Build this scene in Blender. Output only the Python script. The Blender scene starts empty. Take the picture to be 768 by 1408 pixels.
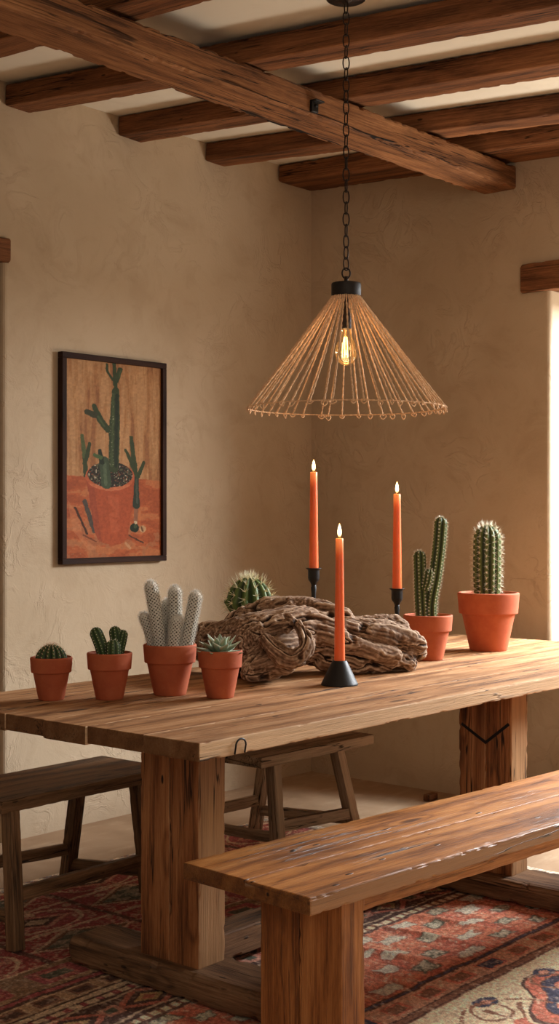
import bpy, math, random
import numpy as np
from mathutils import Vector

random.seed(7)
RNG = np.random.default_rng(7)
scene = bpy.context.scene
COL = scene.collection

# ------------------------------------------------------------------ camera
F, YAW, EYE = 1850.0, math.radians(40.3), 1.3
CA, SA = math.cos(YAW), math.sin(YAW)
cam_d = bpy.data.cameras.new('camera')
cam_d.sensor_fit = 'HORIZONTAL'
cam_d.sensor_width = 36.0
cam_d.lens = F / 768 * 36
cam = bpy.data.objects.new('camera', cam_d)
cam.location = (0, 0, EYE)
cam.rotation_euler = (math.pi / 2, 0, YAW - math.pi / 2)
COL.objects.link(cam)
scene.camera = cam


def pt(px, py, Z):
    """world point seen at a pixel of the photograph, Z metres ahead of the camera"""
    r = (px - 384) / F * Z
    return np.array([SA * r + CA * Z, -CA * r + SA * Z, EYE - (py - 704) / F * Z])


def on(px, py, h):
    """world point on the horizontal plane z = h"""
    return pt(px, py, F * (EYE - h) / (py - 704))


# ------------------------------------------------------------------ noise
def vn(P, seed=0):
    P = np.asarray(P, float)
    i = np.floor(P).astype(np.int64)
    f = P - i
    u = f * f * (3 - 2 * f)
    out = np.zeros(len(P))
    for dx in (0, 1):
        for dy in (0, 1):
            for dz in (0, 1):
                h = ((i[:, 0] + dx) * 374761393 + (i[:, 1] + dy) * 668265263 + (i[:, 2] + dz) * 1442695041 + seed * 144665891) & 0xFFFFFFFF
                h = ((h ^ (h >> 13)) * 1274126177) & 0xFFFFFFFF
                h = (h ^ (h >> 16)) & 0xFFFFFF
                w = (u[:, 0] if dx else 1 - u[:, 0]) * (u[:, 1] if dy else 1 - u[:, 1]) * (u[:, 2] if dz else 1 - u[:, 2])
                out += w * h / 0xFFFFFF
    return out


def fbm(P, seed=0, octv=3):
    P = np.asarray(P, float)
    a, s, t = 1.0, 0.0, 0.0
    for k in range(octv):
        s = s + a * vn(P * 2 ** k, seed + k * 17)
        t += a
        a *= .5
    return s / t


# ------------------------------------------------------------------ mesh builder
class MB:
    def __init__(self):
        self.v, self.f, self.g, self.n = [], [], [], 0

    def add(self, V, Fc, G=None):
        V = np.asarray(V, float)
        self.v.append(V)
        self.g.append(np.asarray(G, float) if G is not None else np.zeros((len(V), 3)))
        n = self.n
        self.f.extend([tuple(int(i) + n for i in q) for q in Fc])
        self.n += len(V)
        return self

    def build(self, name, mat, parent=None, off=(0, 0, 0), smooth=True, loc=None, sharp=None):
        me = bpy.data.meshes.new(name)
        V = np.concatenate(self.v) - np.asarray(off, float)
        me.from_pydata([tuple(p) for p in V.tolist()], [], self.f)
        at = me.attributes.new('gc', 'FLOAT_VECTOR', 'POINT')
        at.data.foreach_set('vector', np.concatenate(self.g).astype(np.float32).ravel())
        me.polygons.foreach_set('use_smooth', [smooth] * len(me.polygons))
        if mat:
            me.materials.append(mat)
        me.update()
        if sharp is None and mat and mat.get('crisp'):
            sharp = 20
        if sharp:
            me.set_sharp_from_angle(angle=math.radians(sharp))
        o = bpy.data.objects.new(name, me)
        COL.objects.link(o)
        if parent:
            o.parent = parent
        if loc is not None:
            o.location = loc
        return o


def norm(v):
    v = np.asarray(v, float)
    return v / (np.linalg.norm(v) + 1e-12)


def rough_box(mb, p0, axes, dims, seed=0, wob=.002, bev=.005, chip=.0, step=.03, ns=7, sag=0.0):
    """a hand-hewn beam: rounded rectangular section swept along its first axis, edges worn by noise.
    p0 = minimum corner, axes = (along, across, up), dims = sizes"""
    A = [norm(a) for a in axes]
    L, W, H = dims
    cs = []

    def side(a, b):
        for t in [0, .06] + [k / ns for k in range(1, ns)] + [.94]:
            cs.append((a[0] + (b[0] - a[0]) * t, a[1] + (b[1] - a[1]) * t))
    b = min(bev, W * .3, H * .3)
    c = b * .3
    side((b, 0), (W - b, 0)); cs.append((W - b, 0)); cs.append((W - c, c))
    side((W, b), (W, H - b)); cs.append((W, H - b)); cs.append((W - c, H - c))
    side((W - b, H), (b, H)); cs.append((b, H)); cs.append((c, H - c))
    side((0, H - b), (0, b)); cs.append((0, b)); cs.append((c, c))
    cs = np.array(cs)
    n = len(cs)
    m = max(3, int(L / step))
    xs = np.concatenate([[0, b * .3], np.linspace(b, L - b, m), [L - b * .3, L]])
    shr = np.concatenate([[b, b * .3], np.zeros(m), [b * .3, b]])
    ctr = np.array([W / 2, H / 2])
    dirn = cs - ctr
    # outward direction in section
    out = np.stack([np.where(np.abs(dirn[:, 0]) > W / 2 - b * 1.01, np.sign(dirn[:, 0]), 0),
                    np.where(np.abs(dirn[:, 1]) > H / 2 - b * 1.01, np.sign(dirn[:, 1]), 0)], 1)
    edge = ((np.abs(dirn[:, 0]) > W / 2 - b * 1.6) & (np.abs(dirn[:, 1]) > H / 2 - b * 1.6)).astype(float)
    V, G = [], []
    offg = np.random.default_rng(seed + 100).uniform(-9, 9, 3)
    for x, s in zip(xs, shr):
        sec = cs - out * s
        P = np.stack([np.full(n, x), sec[:, 0], sec[:, 1]], 1)
        q = P * np.array([2.5, 8, 8]) + seed * 3.7
        d = (fbm(q, seed, 3) - .5) * 2 * wob
        if chip > 0:
            ch = vn(P * np.array([34, 40, 40]) + seed * 5.1, seed + 9) * .6 + .4 * vn(P * np.array([90, 60, 60]) + seed, seed + 19)
            d = d - edge * chip * np.clip((ch - .55) * 3.5, 0, 1)
        P2 = P.copy()
        P2[:, 1] += out[:, 0] * d
        P2[:, 2] += out[:, 1] * d
        if sag:
            P2[:, 2] += sag * (math.sin(x / L * math.pi * 2.3 + seed) + .5 * math.sin(x / L * 9 + seed))
        V.append(P2)
        G.append(P + offg)
    k = len(xs)
    V = np.concatenate(V); G = np.concatenate(G)
    Fc = []
    for i in range(k - 1):
        for j in range(n):
            j2 = (j + 1) % n
            Fc.append((i * n + j, (i + 1) * n + j, (i + 1) * n + j2, i * n + j2))
    Fc.append(tuple(range(n)))
    Fc.append(tuple((k - 1) * n + j for j in reversed(range(n))))
    # end caps get their own centre so that end grain shades well
    Wd = np.asarray(p0, float) + V[:, :1] * A[0] + V[:, 1:2] * A[1] + V[:, 2:3] * A[2]
    if np.dot(np.cross(A[0], A[1]), A[2]) > 0:
        Fc = [tuple(reversed(q)) for q in Fc]
    mb.add(Wd, [tuple(reversed(q)) for q in Fc], G)
    return mb


def frames(P):
    P = np.asarray(P, float)
    T = np.gradient(P, axis=0)
    T /= np.linalg.norm(T, axis=1)[:, None] + 1e-12
    up = np.array([0, 0, 1.0]) if abs(T[0][2]) < .9 else np.array([1.0, 0, 0])
    N = np.zeros_like(P)
    N[0] = norm(up - T[0] * np.dot(up, T[0]))
    for i in range(1, len(P)):
        N[i] = norm(N[i - 1] - T[i] * np.dot(N[i - 1], T[i]))
    return T, N, np.cross(T, N)


def sweep(mb, P, R, n=12, ribs=0, depth=0.0, closed=False, caps=True, gx=None, twist=0.0):
    P = np.asarray(P, float)
    R = np.broadcast_to(np.asarray(R, float), (len(P),))
    T, N, B = frames(P)
    th = np.arange(n) / n * 2 * math.pi
    k = len(P)
    arcl = np.concatenate([[0], np.cumsum(np.hypot(np.linalg.norm(np.diff(P, axis=0), axis=1), np.diff(R)))])
    V, G = [], []
    for i in range(k):
        m = np.ones(n)
        cr = np.zeros(n)
        if ribs:
            cr = np.cos(ribs * th)
            m = 1 + depth * (np.sqrt(np.abs(cr + 1) / 2) * 2 - 1)
        a = th + twist * i
        V.append(P[i] + (R[i] * m)[:, None] * (np.cos(a)[:, None] * N[i] + np.sin(a)[:, None] * B[i]))
        G.append(np.stack([cr, np.full(n, i / (k - 1)), np.full(n, arcl[i])], 1))
    Fc = []
    for i in range(k - 1 if not closed else k):
        i2 = (i + 1) % k
        for j in range(n):
            j2 = (j + 1) % n
            Fc.append((i * n + j, i * n + j2, i2 * n + j2, i2 * n + j))
    if caps and not closed:
        Fc.append(tuple(reversed(range(n))))
        Fc.append(tuple((k - 1) * n + j for j in range(n)))
    mb.add(np.concatenate(V), Fc, np.concatenate(G))
    return mb


def lathe(mb, prof, n=48, ctr=(0, 0, 0), axis=None):
    prof = np.asarray(prof, float)
    th = np.arange(n) / n * 2 * math.pi
    k = len(prof)
    V = np.zeros((k, n, 3))
    V[:, :, 0] = prof[:, :1] * np.cos(th)
    V[:, :, 1] = prof[:, :1] * np.sin(th)
    V[:, :, 2] = prof[:, 1:2]
    G = np.zeros((k, n, 3))
    G[:, :, 2] = prof[:, 1:2]
    G[:, :, 0] = V[:, :, 0]; G[:, :, 1] = V[:, :, 1]
    Fc = []
    for i in range(k - 1):
        for j in range(n):
            j2 = (j + 1) % n
            Fc.append((i * n + j, i * n + j2, (i + 1) * n + j2, (i + 1) * n + j))
    if prof[0][0] > 1e-6:
        Fc.append(tuple(reversed(range(n))))
    if prof[-1][0] > 1e-6:
        Fc.append(tuple((k - 1) * n + j for j in range(n)))
    mb.add(V.reshape(-1, 3) + np.asarray(ctr), Fc, G.reshape(-1, 3))
    return mb


def spline(pts, n=40):
    pts = np.asarray(pts, float)
    if len(pts) == 2:
        t = np.linspace(0, 1, n)[:, None]
        return pts[0] * (1 - t) + pts[1] * t
    q = np.concatenate([[2 * pts[0] - pts[1]], pts, [2 * pts[-1] - pts[-2]]])
    out = []
    seg = len(pts) - 1
    for u in np.linspace(0, seg, n):
        i = min(int(u), seg - 1)
        t = u - i
        a, b, c, d = q[i], q[i + 1], q[i + 2], q[i + 3]
        out.append(.5 * (2 * b + (c - a) * t + (2 * a - 5 * b + 4 * c - d) * t * t + (3 * b - a - 3 * c + d) * t ** 3))
    return np.array(out)


def cones(mb, base, dirs, length, rad):
    base = np.asarray(base, float)
    N = len(base)
    if N == 0:
        return mb
    d = np.asarray(dirs, float)
    d = d / (np.linalg.norm(d, axis=1)[:, None] + 1e-9)
    length = np.broadcast_to(length, (N,))
    rad = np.broadcast_to(rad, (N,))
    a = np.cross(d, np.where(np.abs(d[:, 2:3]) < .9, np.array([[0, 0, 1.0]]), np.array([[1.0, 0, 0]])))
    a /= np.linalg.norm(a, axis=1)[:, None] + 1e-9
    b = np.cross(d, a)
    V = np.zeros((N, 4, 3))
    for k in range(3):
        t = k * 2 * math.pi / 3
        V[:, k] = base + rad[:, None] * (math.cos(t) * a + math.sin(t) * b)
    V[:, 3] = base + d * length[:, None]
    Fc = []
    for i in range(N):
        o = 4 * i
        Fc += [(o, o + 1, o + 3), (o + 1, o + 2, o + 3), (o + 2, o, o + 3)]
    G = np.zeros((N, 4, 3)); G[:, 3, 0] = 1
    mb.add(V.reshape(-1, 3), Fc, G.reshape(-1, 3))
    return mb


# ------------------------------------------------------------------ object helpers
def tag(o, label=None, cat=None, group=None, kind=None):
    if label: o['label'] = label
    if cat: o['category'] = cat
    if group: o['group'] = group
    if kind: o['kind'] = kind
    return o


def thing(name, loc, label, cat, group=None, rz=0.0, kind=None):
    o = bpy.data.objects.new(name, None)
    o.empty_display_size = .05
    o.location = loc
    o.rotation_euler = (0, 0, rz)
    COL.objects.link(o)
    return tag(o, label, cat, group, kind)


# ------------------------------------------------------------------ materials
def lin(r, g, b):
    def c(x):
        x /= 255
        return x / 12.92 if x <= .04045 else ((x + .055) / 1.055) ** 2.4
    return (c(r), c(g), c(b), 1)


class NT:
    def __init__(self, name):
        self.m = bpy.data.materials.new(name)
        self.m.use_nodes = True
        self.t = self.m.node_tree
        self.t.nodes.clear()
        self.out = self.n('ShaderNodeOutputMaterial')
        self.b = self.n('ShaderNodeBsdfPrincipled')
        self.l(self.b.outputs[0], self.out.inputs[0])

    def n(self, typ, **kw):
        x = self.t.nodes.new(typ)
        for k, v in kw.items():
            setattr(x, k, v)
        return x

    def l(self, a, b):
        self.t.links.new(a, b)

    def put(self, sock, v):
        if hasattr(v, 'is_linked'):
            self.l(v, sock)
        else:
            sock.default_value = v

    def attr(self, name='gc', out='Vector'):
        return self.n('ShaderNodeAttribute', attribute_name=name).outputs[out]

    def obj(self):
        return self.n('ShaderNodeTexCoord').outputs['Object']

    def geo(self, k='Position'):
        return self.n('ShaderNodeNewGeometry').outputs[k]

    def scale(self, v, s):
        x = self.n('ShaderNodeVectorMath', operation='MULTIPLY')
        self.l(v, x.inputs[0])
        x.inputs[1].default_value = s
        return x.outputs[0]

    def vadd(self, a, b):
        x = self.n('ShaderNodeVectorMath', operation='ADD')
        self.put(x.inputs[0], a); self.put(x.inputs[1], b)
        return x.outputs[0]

    def noise(self, v, s=1.0, d=3.0, r=.55, dist=0.0, out='Fac'):
        x = self.n('ShaderNodeTexNoise')
        self.l(v, x.inputs['Vector'])
        x.inputs['Scale'].default_value = s
        x.inputs['Detail'].default_value = d
        x.inputs['Roughness'].default_value = r
        x.inputs['Distortion'].default_value = dist
        return x.outputs[out]

    def voro(self, v, s=1.0, feat='F1', out='Distance'):
        x = self.n('ShaderNodeTexVoronoi', feature=feat)
        self.l(v, x.inputs['Vector'])
        x.inputs['Scale'].default_value = s
        return x.outputs[out]

    def math(self, op, a, b=0.0, c=0.0, clamp=False):
        x = self.n('ShaderNodeMath', operation=op, use_clamp=clamp)
        self.put(x.inputs[0], a); self.put(x.inputs[1], b); self.put(x.inputs[2], c)
        return x.outputs[0]

    def ramp(self, f, stops, interp='LINEAR'):
        x = self.n('ShaderNodeValToRGB')
        x.color_ramp.interpolation = interp
        e = x.color_ramp.elements
        while len(e) < len(stops):
            e.new(.5)
        for k, (p, c) in enumerate(stops):
            e[k].position = p
            e[k].color = c if len(c) == 4 else (*c, 1)
        self.put(x.inputs[0], f)
        return x.outputs[0]

    def smooth(self, f, a, b, lo=0.0, hi=1.0):
        x = self.n('ShaderNodeMapRange', interpolation_type='SMOOTHSTEP')
        self.put(x.inputs[0], f)
        x.inputs[1].default_value = a; x.inputs[2].default_value = b
        x.inputs[3].default_value = lo; x.inputs[4].default_value = hi
        return x.outputs[0]

    def mix(self, f, a, b, mode='MIX'):
        x = self.n('ShaderNodeMix', data_type='RGBA', blend_type=mode)
        self.put(x.inputs[0], f); self.put(x.inputs[6], a); self.put(x.inputs[7], b)
        return x.outputs[2]

    def bump(self, h, strength=.5, dist=.01, prev=None):
        x = self.n('ShaderNodeBump')
        x.inputs['Strength'].default_value = strength
        x.inputs['Distance'].default_value = dist
        self.l(h, x.inputs['Height'])
        if prev is not None:
            self.l(prev, x.inputs['Normal'])
        return x.outputs[0]

    def set(self, color=None, rough=None, normal=None, **kw):
        if color is not None: self.put(self.b.inputs['Base Color'], color)
        if rough is not None: self.put(self.b.inputs['Roughness'], rough)
        if normal is not None: self.l(normal, self.b.inputs['Normal'])
        for k, v in kw.items():
            self.put(self.b.inputs[k.replace('_', ' ')], v)
        return self.m


def wood(name, dark, mid, light, worn, rough=.6, stain=.5, ring=1.0, wornamt=.6, crack=1.0, spec=.4, bumpd=.004, knot=1.0, edge=None, endd=0.0, split=0.0, wm0=.35):
    t = NT(name)
    t.m['crisp'] = 1
    g = t.attr()
    n1 = t.noise(t.scale(g, (1.1, 17, 17)), 1, 8, .68)
    n2 = t.noise(t.scale(g, (5, 190, 190)), 1, 4, .65)
    n3 = t.noise(t.scale(g, (26, 420, 420)), 1, 2, .6)
    warp = t.noise(t.scale(g, (.9, 3.2, 3.2)), 1, 3, .5)
    sx = t.n('ShaderNodeSeparateXYZ'); t.l(g, sx.inputs[0])
    kd = t.voro(t.scale(g, (1.9, 7.5, 7.5)), 1)
    kmask = t.math('MULTIPLY', t.smooth(kd, .26, .03), knot)
    rr = t.math('ADD', t.math('MULTIPLY', sx.outputs[1], 70.0), t.math('MULTIPLY', sx.outputs[2], 60.0))
    rr = t.math('ADD', rr, t.math('MULTIPLY', warp, 30.0))
    rr = t.math('ADD', rr, t.math('MULTIPLY', n1, 4.0))
    rr = t.math('ADD', rr, t.math('MULTIPLY', kmask, 9.0))
    rg = t.math('MULTIPLY_ADD', t.math('SINE', rr), .5, .5)
    rg = t.math('POWER', rg, 2.2)
    f = t.math('MULTIPLY_ADD', t.math('SUBTRACT', n1, .5), 1.15, .5)
    f = t.math('ADD', f, t.math('MULTIPLY', t.math('SUBTRACT', rg, .35), -.17 * ring))
    f = t.math('ADD', f, t.math('MULTIPLY', t.math('SUBTRACT', n2, .5), .75))
    f = t.math('ADD', f, t.math('MULTIPLY', t.math('SUBTRACT', n3, .5), .35))
    c = t.ramp(f, [(.22, dark), (.5, mid), (.80, light)])
    bl = t.noise(t.scale(g, (1.6, 5, 5)), 1, 5, .65, .6)
    c = t.mix(t.math('MULTIPLY', t.smooth(bl, .50, .70), stain), c, dark)
    darker = tuple(x * .33 for x in dark[:3]) + (1,)
    c = t.mix(t.math('MULTIPLY', t.smooth(kd, .13, .04), .75 * knot), c, darker)
    cn = t.noise(t.scale(g, (1.0, 26, 26)), 1, 3, .6, .2)
    ck = t.math('ABSOLUTE', t.math('SUBTRACT', cn, .5))
    cm = t.smooth(t.noise(t.scale(g, (1.1, 6, 6)), 1, 1), .48, .58)
    ck = t.math('MULTIPLY', t.smooth(ck, .016, .004), cm)
    c = t.mix(t.math('MULTIPLY', ck, .85 * crack), c, tuple(x * .18 for x in dark[:3]) + (1,))
    hd = t.voro(t.scale(g, (9, 26, 26)), 1)
    hm = t.math('MULTIPLY', t.smooth(hd, .14, .08), t.smooth(t.noise(t.scale(g, (2, 6, 6)), 1.3, 1), .54, .6))
    c = t.mix(t.math('MULTIPLY', hm, .8), c, tuple(x * .15 for x in dark[:3]) + (1,))
    if split:
        sn = t.math('ABSOLUTE', t.math('SUBTRACT', t.noise(t.scale(g, (.42, 7.5, 7.5)), 1, 4, .55, .3), .5))
        sp = t.math('MULTIPLY', t.smooth(sn, .011, .004), t.smooth(t.noise(t.scale(g, (.5, 3, 3)), 1, 1), .42, .5))
        ck = t.math('MAXIMUM', ck, t.math('MULTIPLY', sp, split))
        c = t.mix(sp, c, tuple(x * .10 for x in dark[:3]) + (1,))
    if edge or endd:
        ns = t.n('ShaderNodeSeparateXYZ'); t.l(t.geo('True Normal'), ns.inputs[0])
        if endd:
            c = t.mix(t.math('MULTIPLY', t.smooth(t.math('ABSOLUTE', ns.outputs[0]), .8, .95), endd), c, tuple(x * .8 for x in dark[:3]) + (1,))  # end grain tone, with the shade of the end faces put into the colour
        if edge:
            ed = t.math('MULTIPLY', t.smooth(t.math('MULTIPLY', ns.outputs[1], -1.0), .75, .95), t.smooth(n1, .25, .5, .35, .95))  # weathered tone on window-facing sides only, their light put into the colour
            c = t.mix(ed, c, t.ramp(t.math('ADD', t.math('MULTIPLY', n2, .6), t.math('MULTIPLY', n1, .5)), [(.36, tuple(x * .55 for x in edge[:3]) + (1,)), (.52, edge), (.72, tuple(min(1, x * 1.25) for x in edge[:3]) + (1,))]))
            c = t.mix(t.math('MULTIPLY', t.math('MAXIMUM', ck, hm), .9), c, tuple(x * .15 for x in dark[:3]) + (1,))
    pn = t.geo('Pointiness')
    wm = t.math('MULTIPLY', t.smooth(pn, .53, .62), t.smooth(t.noise(t.scale(g, (5, 25, 25)), 1, 4), wm0, wm0 + .23))
    c = t.mix(t.math('MULTIPLY', wm, wornamt), c, worn)
    h = t.math('ADD', t.math('MULTIPLY', n2, .7), t.math('MULTIPLY', n1, .5))
    h = t.math('ADD', h, t.math('MULTIPLY', n3, .3))
    h = t.math('SUBTRACT', h, t.math('MULTIPLY', rg, .10))
    h = t.math('SUBTRACT', h, t.math('MULTIPLY', ck, 1.3 * crack))
    h = t.math('SUBTRACT', h, t.math('MULTIPLY', hm, .8))
    nr = t.bump(h, .6, bumpd)
    rgh = t.math('MULTIPLY_ADD', n1, .3, rough - .13)
    return t.set(c, rgh, nr, Specular_IOR_Level=spec)


M = {}
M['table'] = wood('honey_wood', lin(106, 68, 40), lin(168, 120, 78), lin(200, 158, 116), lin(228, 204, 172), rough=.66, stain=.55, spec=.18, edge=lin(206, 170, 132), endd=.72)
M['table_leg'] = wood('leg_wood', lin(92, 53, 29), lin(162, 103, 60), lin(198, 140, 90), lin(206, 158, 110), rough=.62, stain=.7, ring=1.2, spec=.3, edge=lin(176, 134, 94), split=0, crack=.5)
M['foot'] = wood('foot_wood', lin(66, 46, 30), lin(122, 88, 60), lin(158, 122, 88), lin(176, 140, 104), rough=.65, stain=.5, spec=.3)
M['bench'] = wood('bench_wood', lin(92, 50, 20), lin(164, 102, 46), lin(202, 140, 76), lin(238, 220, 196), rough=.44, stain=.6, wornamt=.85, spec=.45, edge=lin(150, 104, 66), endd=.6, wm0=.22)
M['bench_leg'] = wood('bench_leg_wood', lin(96, 52, 24), lin(166, 102, 52), lin(198, 132, 76), lin(206, 148, 98), rough=.55, stain=.6, spec=.35, split=0, crack=.5)
M['stool_dark'] = wood('stool_brown_wood', lin(62, 44, 30), lin(124, 92, 62), lin(160, 124, 90), lin(172, 138, 104), rough=.62, stain=.5, spec=.3)
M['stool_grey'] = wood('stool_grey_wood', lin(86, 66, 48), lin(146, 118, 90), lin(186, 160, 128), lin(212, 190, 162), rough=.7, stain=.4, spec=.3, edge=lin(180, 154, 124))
M['beam'] = wood('beam_wood', lin(58, 33, 19), lin(118, 74, 44), lin(156, 104, 66), lin(180, 128, 84), rough=.72, stain=.5, ring=.7, bumpd=.006, spec=.22)
M['beam_big'] = wood('big_beam_wood', lin(70, 42, 25), lin(134, 88, 54), lin(174, 122, 80), lin(206, 154, 106), rough=.7, stain=.5, ring=.7, bumpd=.007, crack=1.0, knot=1.0, spec=.22, split=1.0)
M['frame'] = wood('frame_wood', lin(30, 17, 12), lin(50, 30, 21), lin(64, 41, 29), lin(60, 38, 27), rough=.65, stain=.2, crack=0, knot=0, spec=.15)


def plaster(name, base, light, darkc, bump=.5, bd=.012):
    t = NT(name)
    p = t.geo('Position')
    big = t.noise(p, 1.3, 3, .5)
    w = t.noise(p, 3.0, 2, .5, 0, 'Color')
    wp = t.vadd(p, t.scale(w, (.34, .34, .34)))
    a = t.noise(wp, 5.0, 5, .6, 1.2)
    ridge = t.math('ABSOLUTE', t.math('SUBTRACT', a, .5))
    ridge = t.smooth(ridge, .045, .0)
    mask = t.smooth(t.noise(p, 2.6, 3, .6), .46, .60)
    ridge = t.math('MULTIPLY', ridge, mask)
    fine = t.noise(p, 60, 4, .6)
    med = t.noise(wp, 10, 5, .65)
    c = t.mix(t.smooth(big, .35, .65), base, light)
    patch = t.noise(wp, 3.4, 6, .62, .8)
    c = t.mix(t.math('MULTIPLY', t.smooth(patch, .46, .66), .15), c, darkc)
    c = t.mix(t.math('MULTIPLY', t.smooth(med, .5, .75), .20), c, darkc)
    c = t.mix(t.math('MULTIPLY', ridge, .10), c, darkc)
    h = t.math('ADD', t.math('MULTIPLY', med, .55), t.math('MULTIPLY', ridge, .24))
    h = t.math('ADD', h, t.math('MULTIPLY', fine, .06))
    h = t.math('ADD', h, t.math('MULTIPLY', big, 1.2))
    return t.set(c, .9, t.bump(h, bump, bd), Specular_IOR_Level=.15)


M['wall'] = plaster('clay_plaster', lin(184, 162, 134), lin(196, 175, 148), lin(150, 124, 96), .65)
M['ceil'] = plaster('ceiling_plaster', lin(222, 212, 194), lin(228, 219, 202), lin(206, 194, 172), .2, .006)


def floor_mat():
    t = NT('earthen_floor')
    p = t.geo('Position')
    a = t.noise(p, 2.0, 5, .6, .4)
    b = t.noise(t.scale(p, (3, 9, 1)), 1.5, 4, .6)
    c = t.ramp(a, [(.3, lin(144, 116, 90)), (.55, lin(168, 140, 112)), (.75, lin(184, 158, 130))])
    c = t.mix(t.math('MULTIPLY', t.smooth(b, .5, .75), .35), c, lin(206, 182, 152))
    h = t.math('ADD', t.math('MULTIPLY', a, .6), t.math('MULTIPLY', t.noise(p, 30, 4), .2))
    return t.set(c, .75, t.bump(h, .3, .01), Specular_IOR_Level=.12)


M['floor'] = floor_mat()


def terracotta(name, c0, c1):
    t = NT(name)
    p = t.obj()
    a = t.noise(p, 14, 4, .6)
    b = t.noise(p, 90, 3, .6)
    c = t.mix(t.smooth(a, .3, .7), c0, c1)
    c = t.mix(t.math('MULTIPLY', t.smooth(b, .55, .8), .2), c, lin(205, 130, 92))
    h = t.math('ADD', t.math('MULTIPLY', a, .4), t.math('MULTIPLY', b, .3))
    return t.set(c, .78, t.bump(h, .18, .002), Specular_IOR_Level=.3)


M['terra'] = terracotta('terracotta', lin(172, 84, 52), lin(186, 98, 62))


def simple(name, col, rough=.5, metal=0.0, bump=0.0, bs=60, spec=.5, var=None):
    t = NT(name)
    p = t.obj()
    a = t.noise(p, bs, 4, .6)
    c = t.mix(t.smooth(a, .3, .7), col, var if var else tuple(x * .8 for x in col[:3]) + (1,))
    nr = t.bump(a, bump, .003) if bump else None
    return t.set(c, rough, nr, Metallic=metal, Specular_IOR_Level=spec)


M['soil'] = simple('dark_soil', lin(48, 34, 24), .95, 0, 1.0, 140, .1, lin(84, 64, 46))
M['iron'] = simple('black_iron', lin(34, 32, 31), .5, .4, .25, 50, .5)
M['chain'] = simple('bronzed_iron', lin(48, 38, 32), .42, .75, .2, 80, .5)
M['cap'] = simple('blackened_cap', lin(44, 38, 34), .55, .3, .3, 60, .4)


def cactus_mat(name, valley, crest, crestline, top=None):
    t = NT(name)
    g = t.attr()
    s = t.n('ShaderNodeSeparateXYZ'); t.l(g, s.inputs[0])
    a = t.noise(t.obj(), 45, 3, .6)
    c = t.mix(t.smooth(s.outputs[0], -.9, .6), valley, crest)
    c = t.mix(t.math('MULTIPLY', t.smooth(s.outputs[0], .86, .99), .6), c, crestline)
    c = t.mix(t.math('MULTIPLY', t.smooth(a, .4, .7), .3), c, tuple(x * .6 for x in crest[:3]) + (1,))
    if top:
        c = t.mix(t.smooth(s.outputs[1], .86, 1.0), c, top)
    return t.set(c, .55, t.bump(a, .25, .003), Specular_IOR_Level=.35)


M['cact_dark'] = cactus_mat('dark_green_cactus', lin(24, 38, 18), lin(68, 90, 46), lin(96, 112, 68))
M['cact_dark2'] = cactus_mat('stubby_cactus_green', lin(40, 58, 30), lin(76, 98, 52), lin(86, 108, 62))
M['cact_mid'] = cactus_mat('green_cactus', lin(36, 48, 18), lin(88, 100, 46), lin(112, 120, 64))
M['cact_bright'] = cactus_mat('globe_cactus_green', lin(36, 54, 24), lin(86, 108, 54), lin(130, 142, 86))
def fuzzy_mat():
    t = NT('white_woolly_cactus')
    g = t.attr()
    s = t.n('ShaderNodeSeparateXYZ'); t.l(g, s.inputs[0])
    w = t.math('COSINE', t.math('MULTIPLY', s.outputs[2], 2 * math.pi / .0105))
    f = t.math('MULTIPLY', s.outputs[0], w)
    f = t.math('ADD', f, t.math('MULTIPLY', t.math('SUBTRACT', t.noise(t.obj(), 160, 2), .5), .9))
    c = t.mix(t.smooth(f, .0, .6), lin(222, 217, 205), lin(74, 68, 50))
    c = t.mix(t.smooth(s.outputs[1], .80, .95), c, lin(228, 223, 212))
    return t.set(c, .8, Specular_IOR_Level=.15)


M['cact_grey'] = fuzzy_mat()


def spine_mat(name, base, tip):
    t = NT(name)
    g = t.attr()
    s = t.n('ShaderNodeSeparateXYZ'); t.l(g, s.inputs[0])
    c = t.mix(s.outputs[0], base, tip)
    return t.set(c, .6, Specular_IOR_Level=.3)


M['spine_white'] = spine_mat('white_spines', lin(226, 218, 196), lin(240, 234, 216))
M['spine_red'] = spine_mat('reddish_spines', lin(226, 204, 172), lin(176, 108, 74))
M['spine_cream'] = spine_mat('cream_spines', lin(222, 212, 168), lin(236, 230, 200))
M['fuzz'] = spine_mat('white_fuzz', lin(214, 210, 200), lin(236, 233, 226))


def leaf_mat():
    t = NT('succulent_leaf')
    g = t.attr()
    s = t.n('ShaderNodeSeparateXYZ'); t.l(g, s.inputs[0])
    a = t.noise(t.obj(), 40, 3, .6)
    c = t.mix(t.smooth(s.outputs[1], .0, 1.0), lin(104, 130, 104), lin(146, 166, 138))
    c = t.mix(t.smooth(s.outputs[0], .68, .95), c, lin(206, 214, 190))
    c = t.mix(t.math('MULTIPLY', a, .25), c, lin(84, 110, 88))
    return t.set(c, .5, Specular_IOR_Level=.35, Subsurface_Weight=.08)


M['leaf'] = leaf_mat()


def wax_mat():
    t = NT('orange_wax')
    g = t.attr()
    s = t.n('ShaderNodeSeparateXYZ'); t.l(g, s.inputs[0])
    c = t.mix(t.smooth(s.outputs[0], .86, 1.0), lin(240, 114, 56), lin(252, 176, 116))
    t.set(c, .38, Specular_IOR_Level=.5, Subsurface_Weight=.35, Subsurface_Scale=.02)
    t.b.inputs['Subsurface Radius'].default_value = (1.0, .35, .12)
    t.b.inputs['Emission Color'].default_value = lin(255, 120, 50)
    t.l(t.smooth(s.outputs[0], .82, 1.0, 0, .5), t.b.inputs['Emission Strength'])  # flame glow in the tip is painted, as paler colour and emission
    return t.m


M['wax'] = wax_mat()


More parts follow.
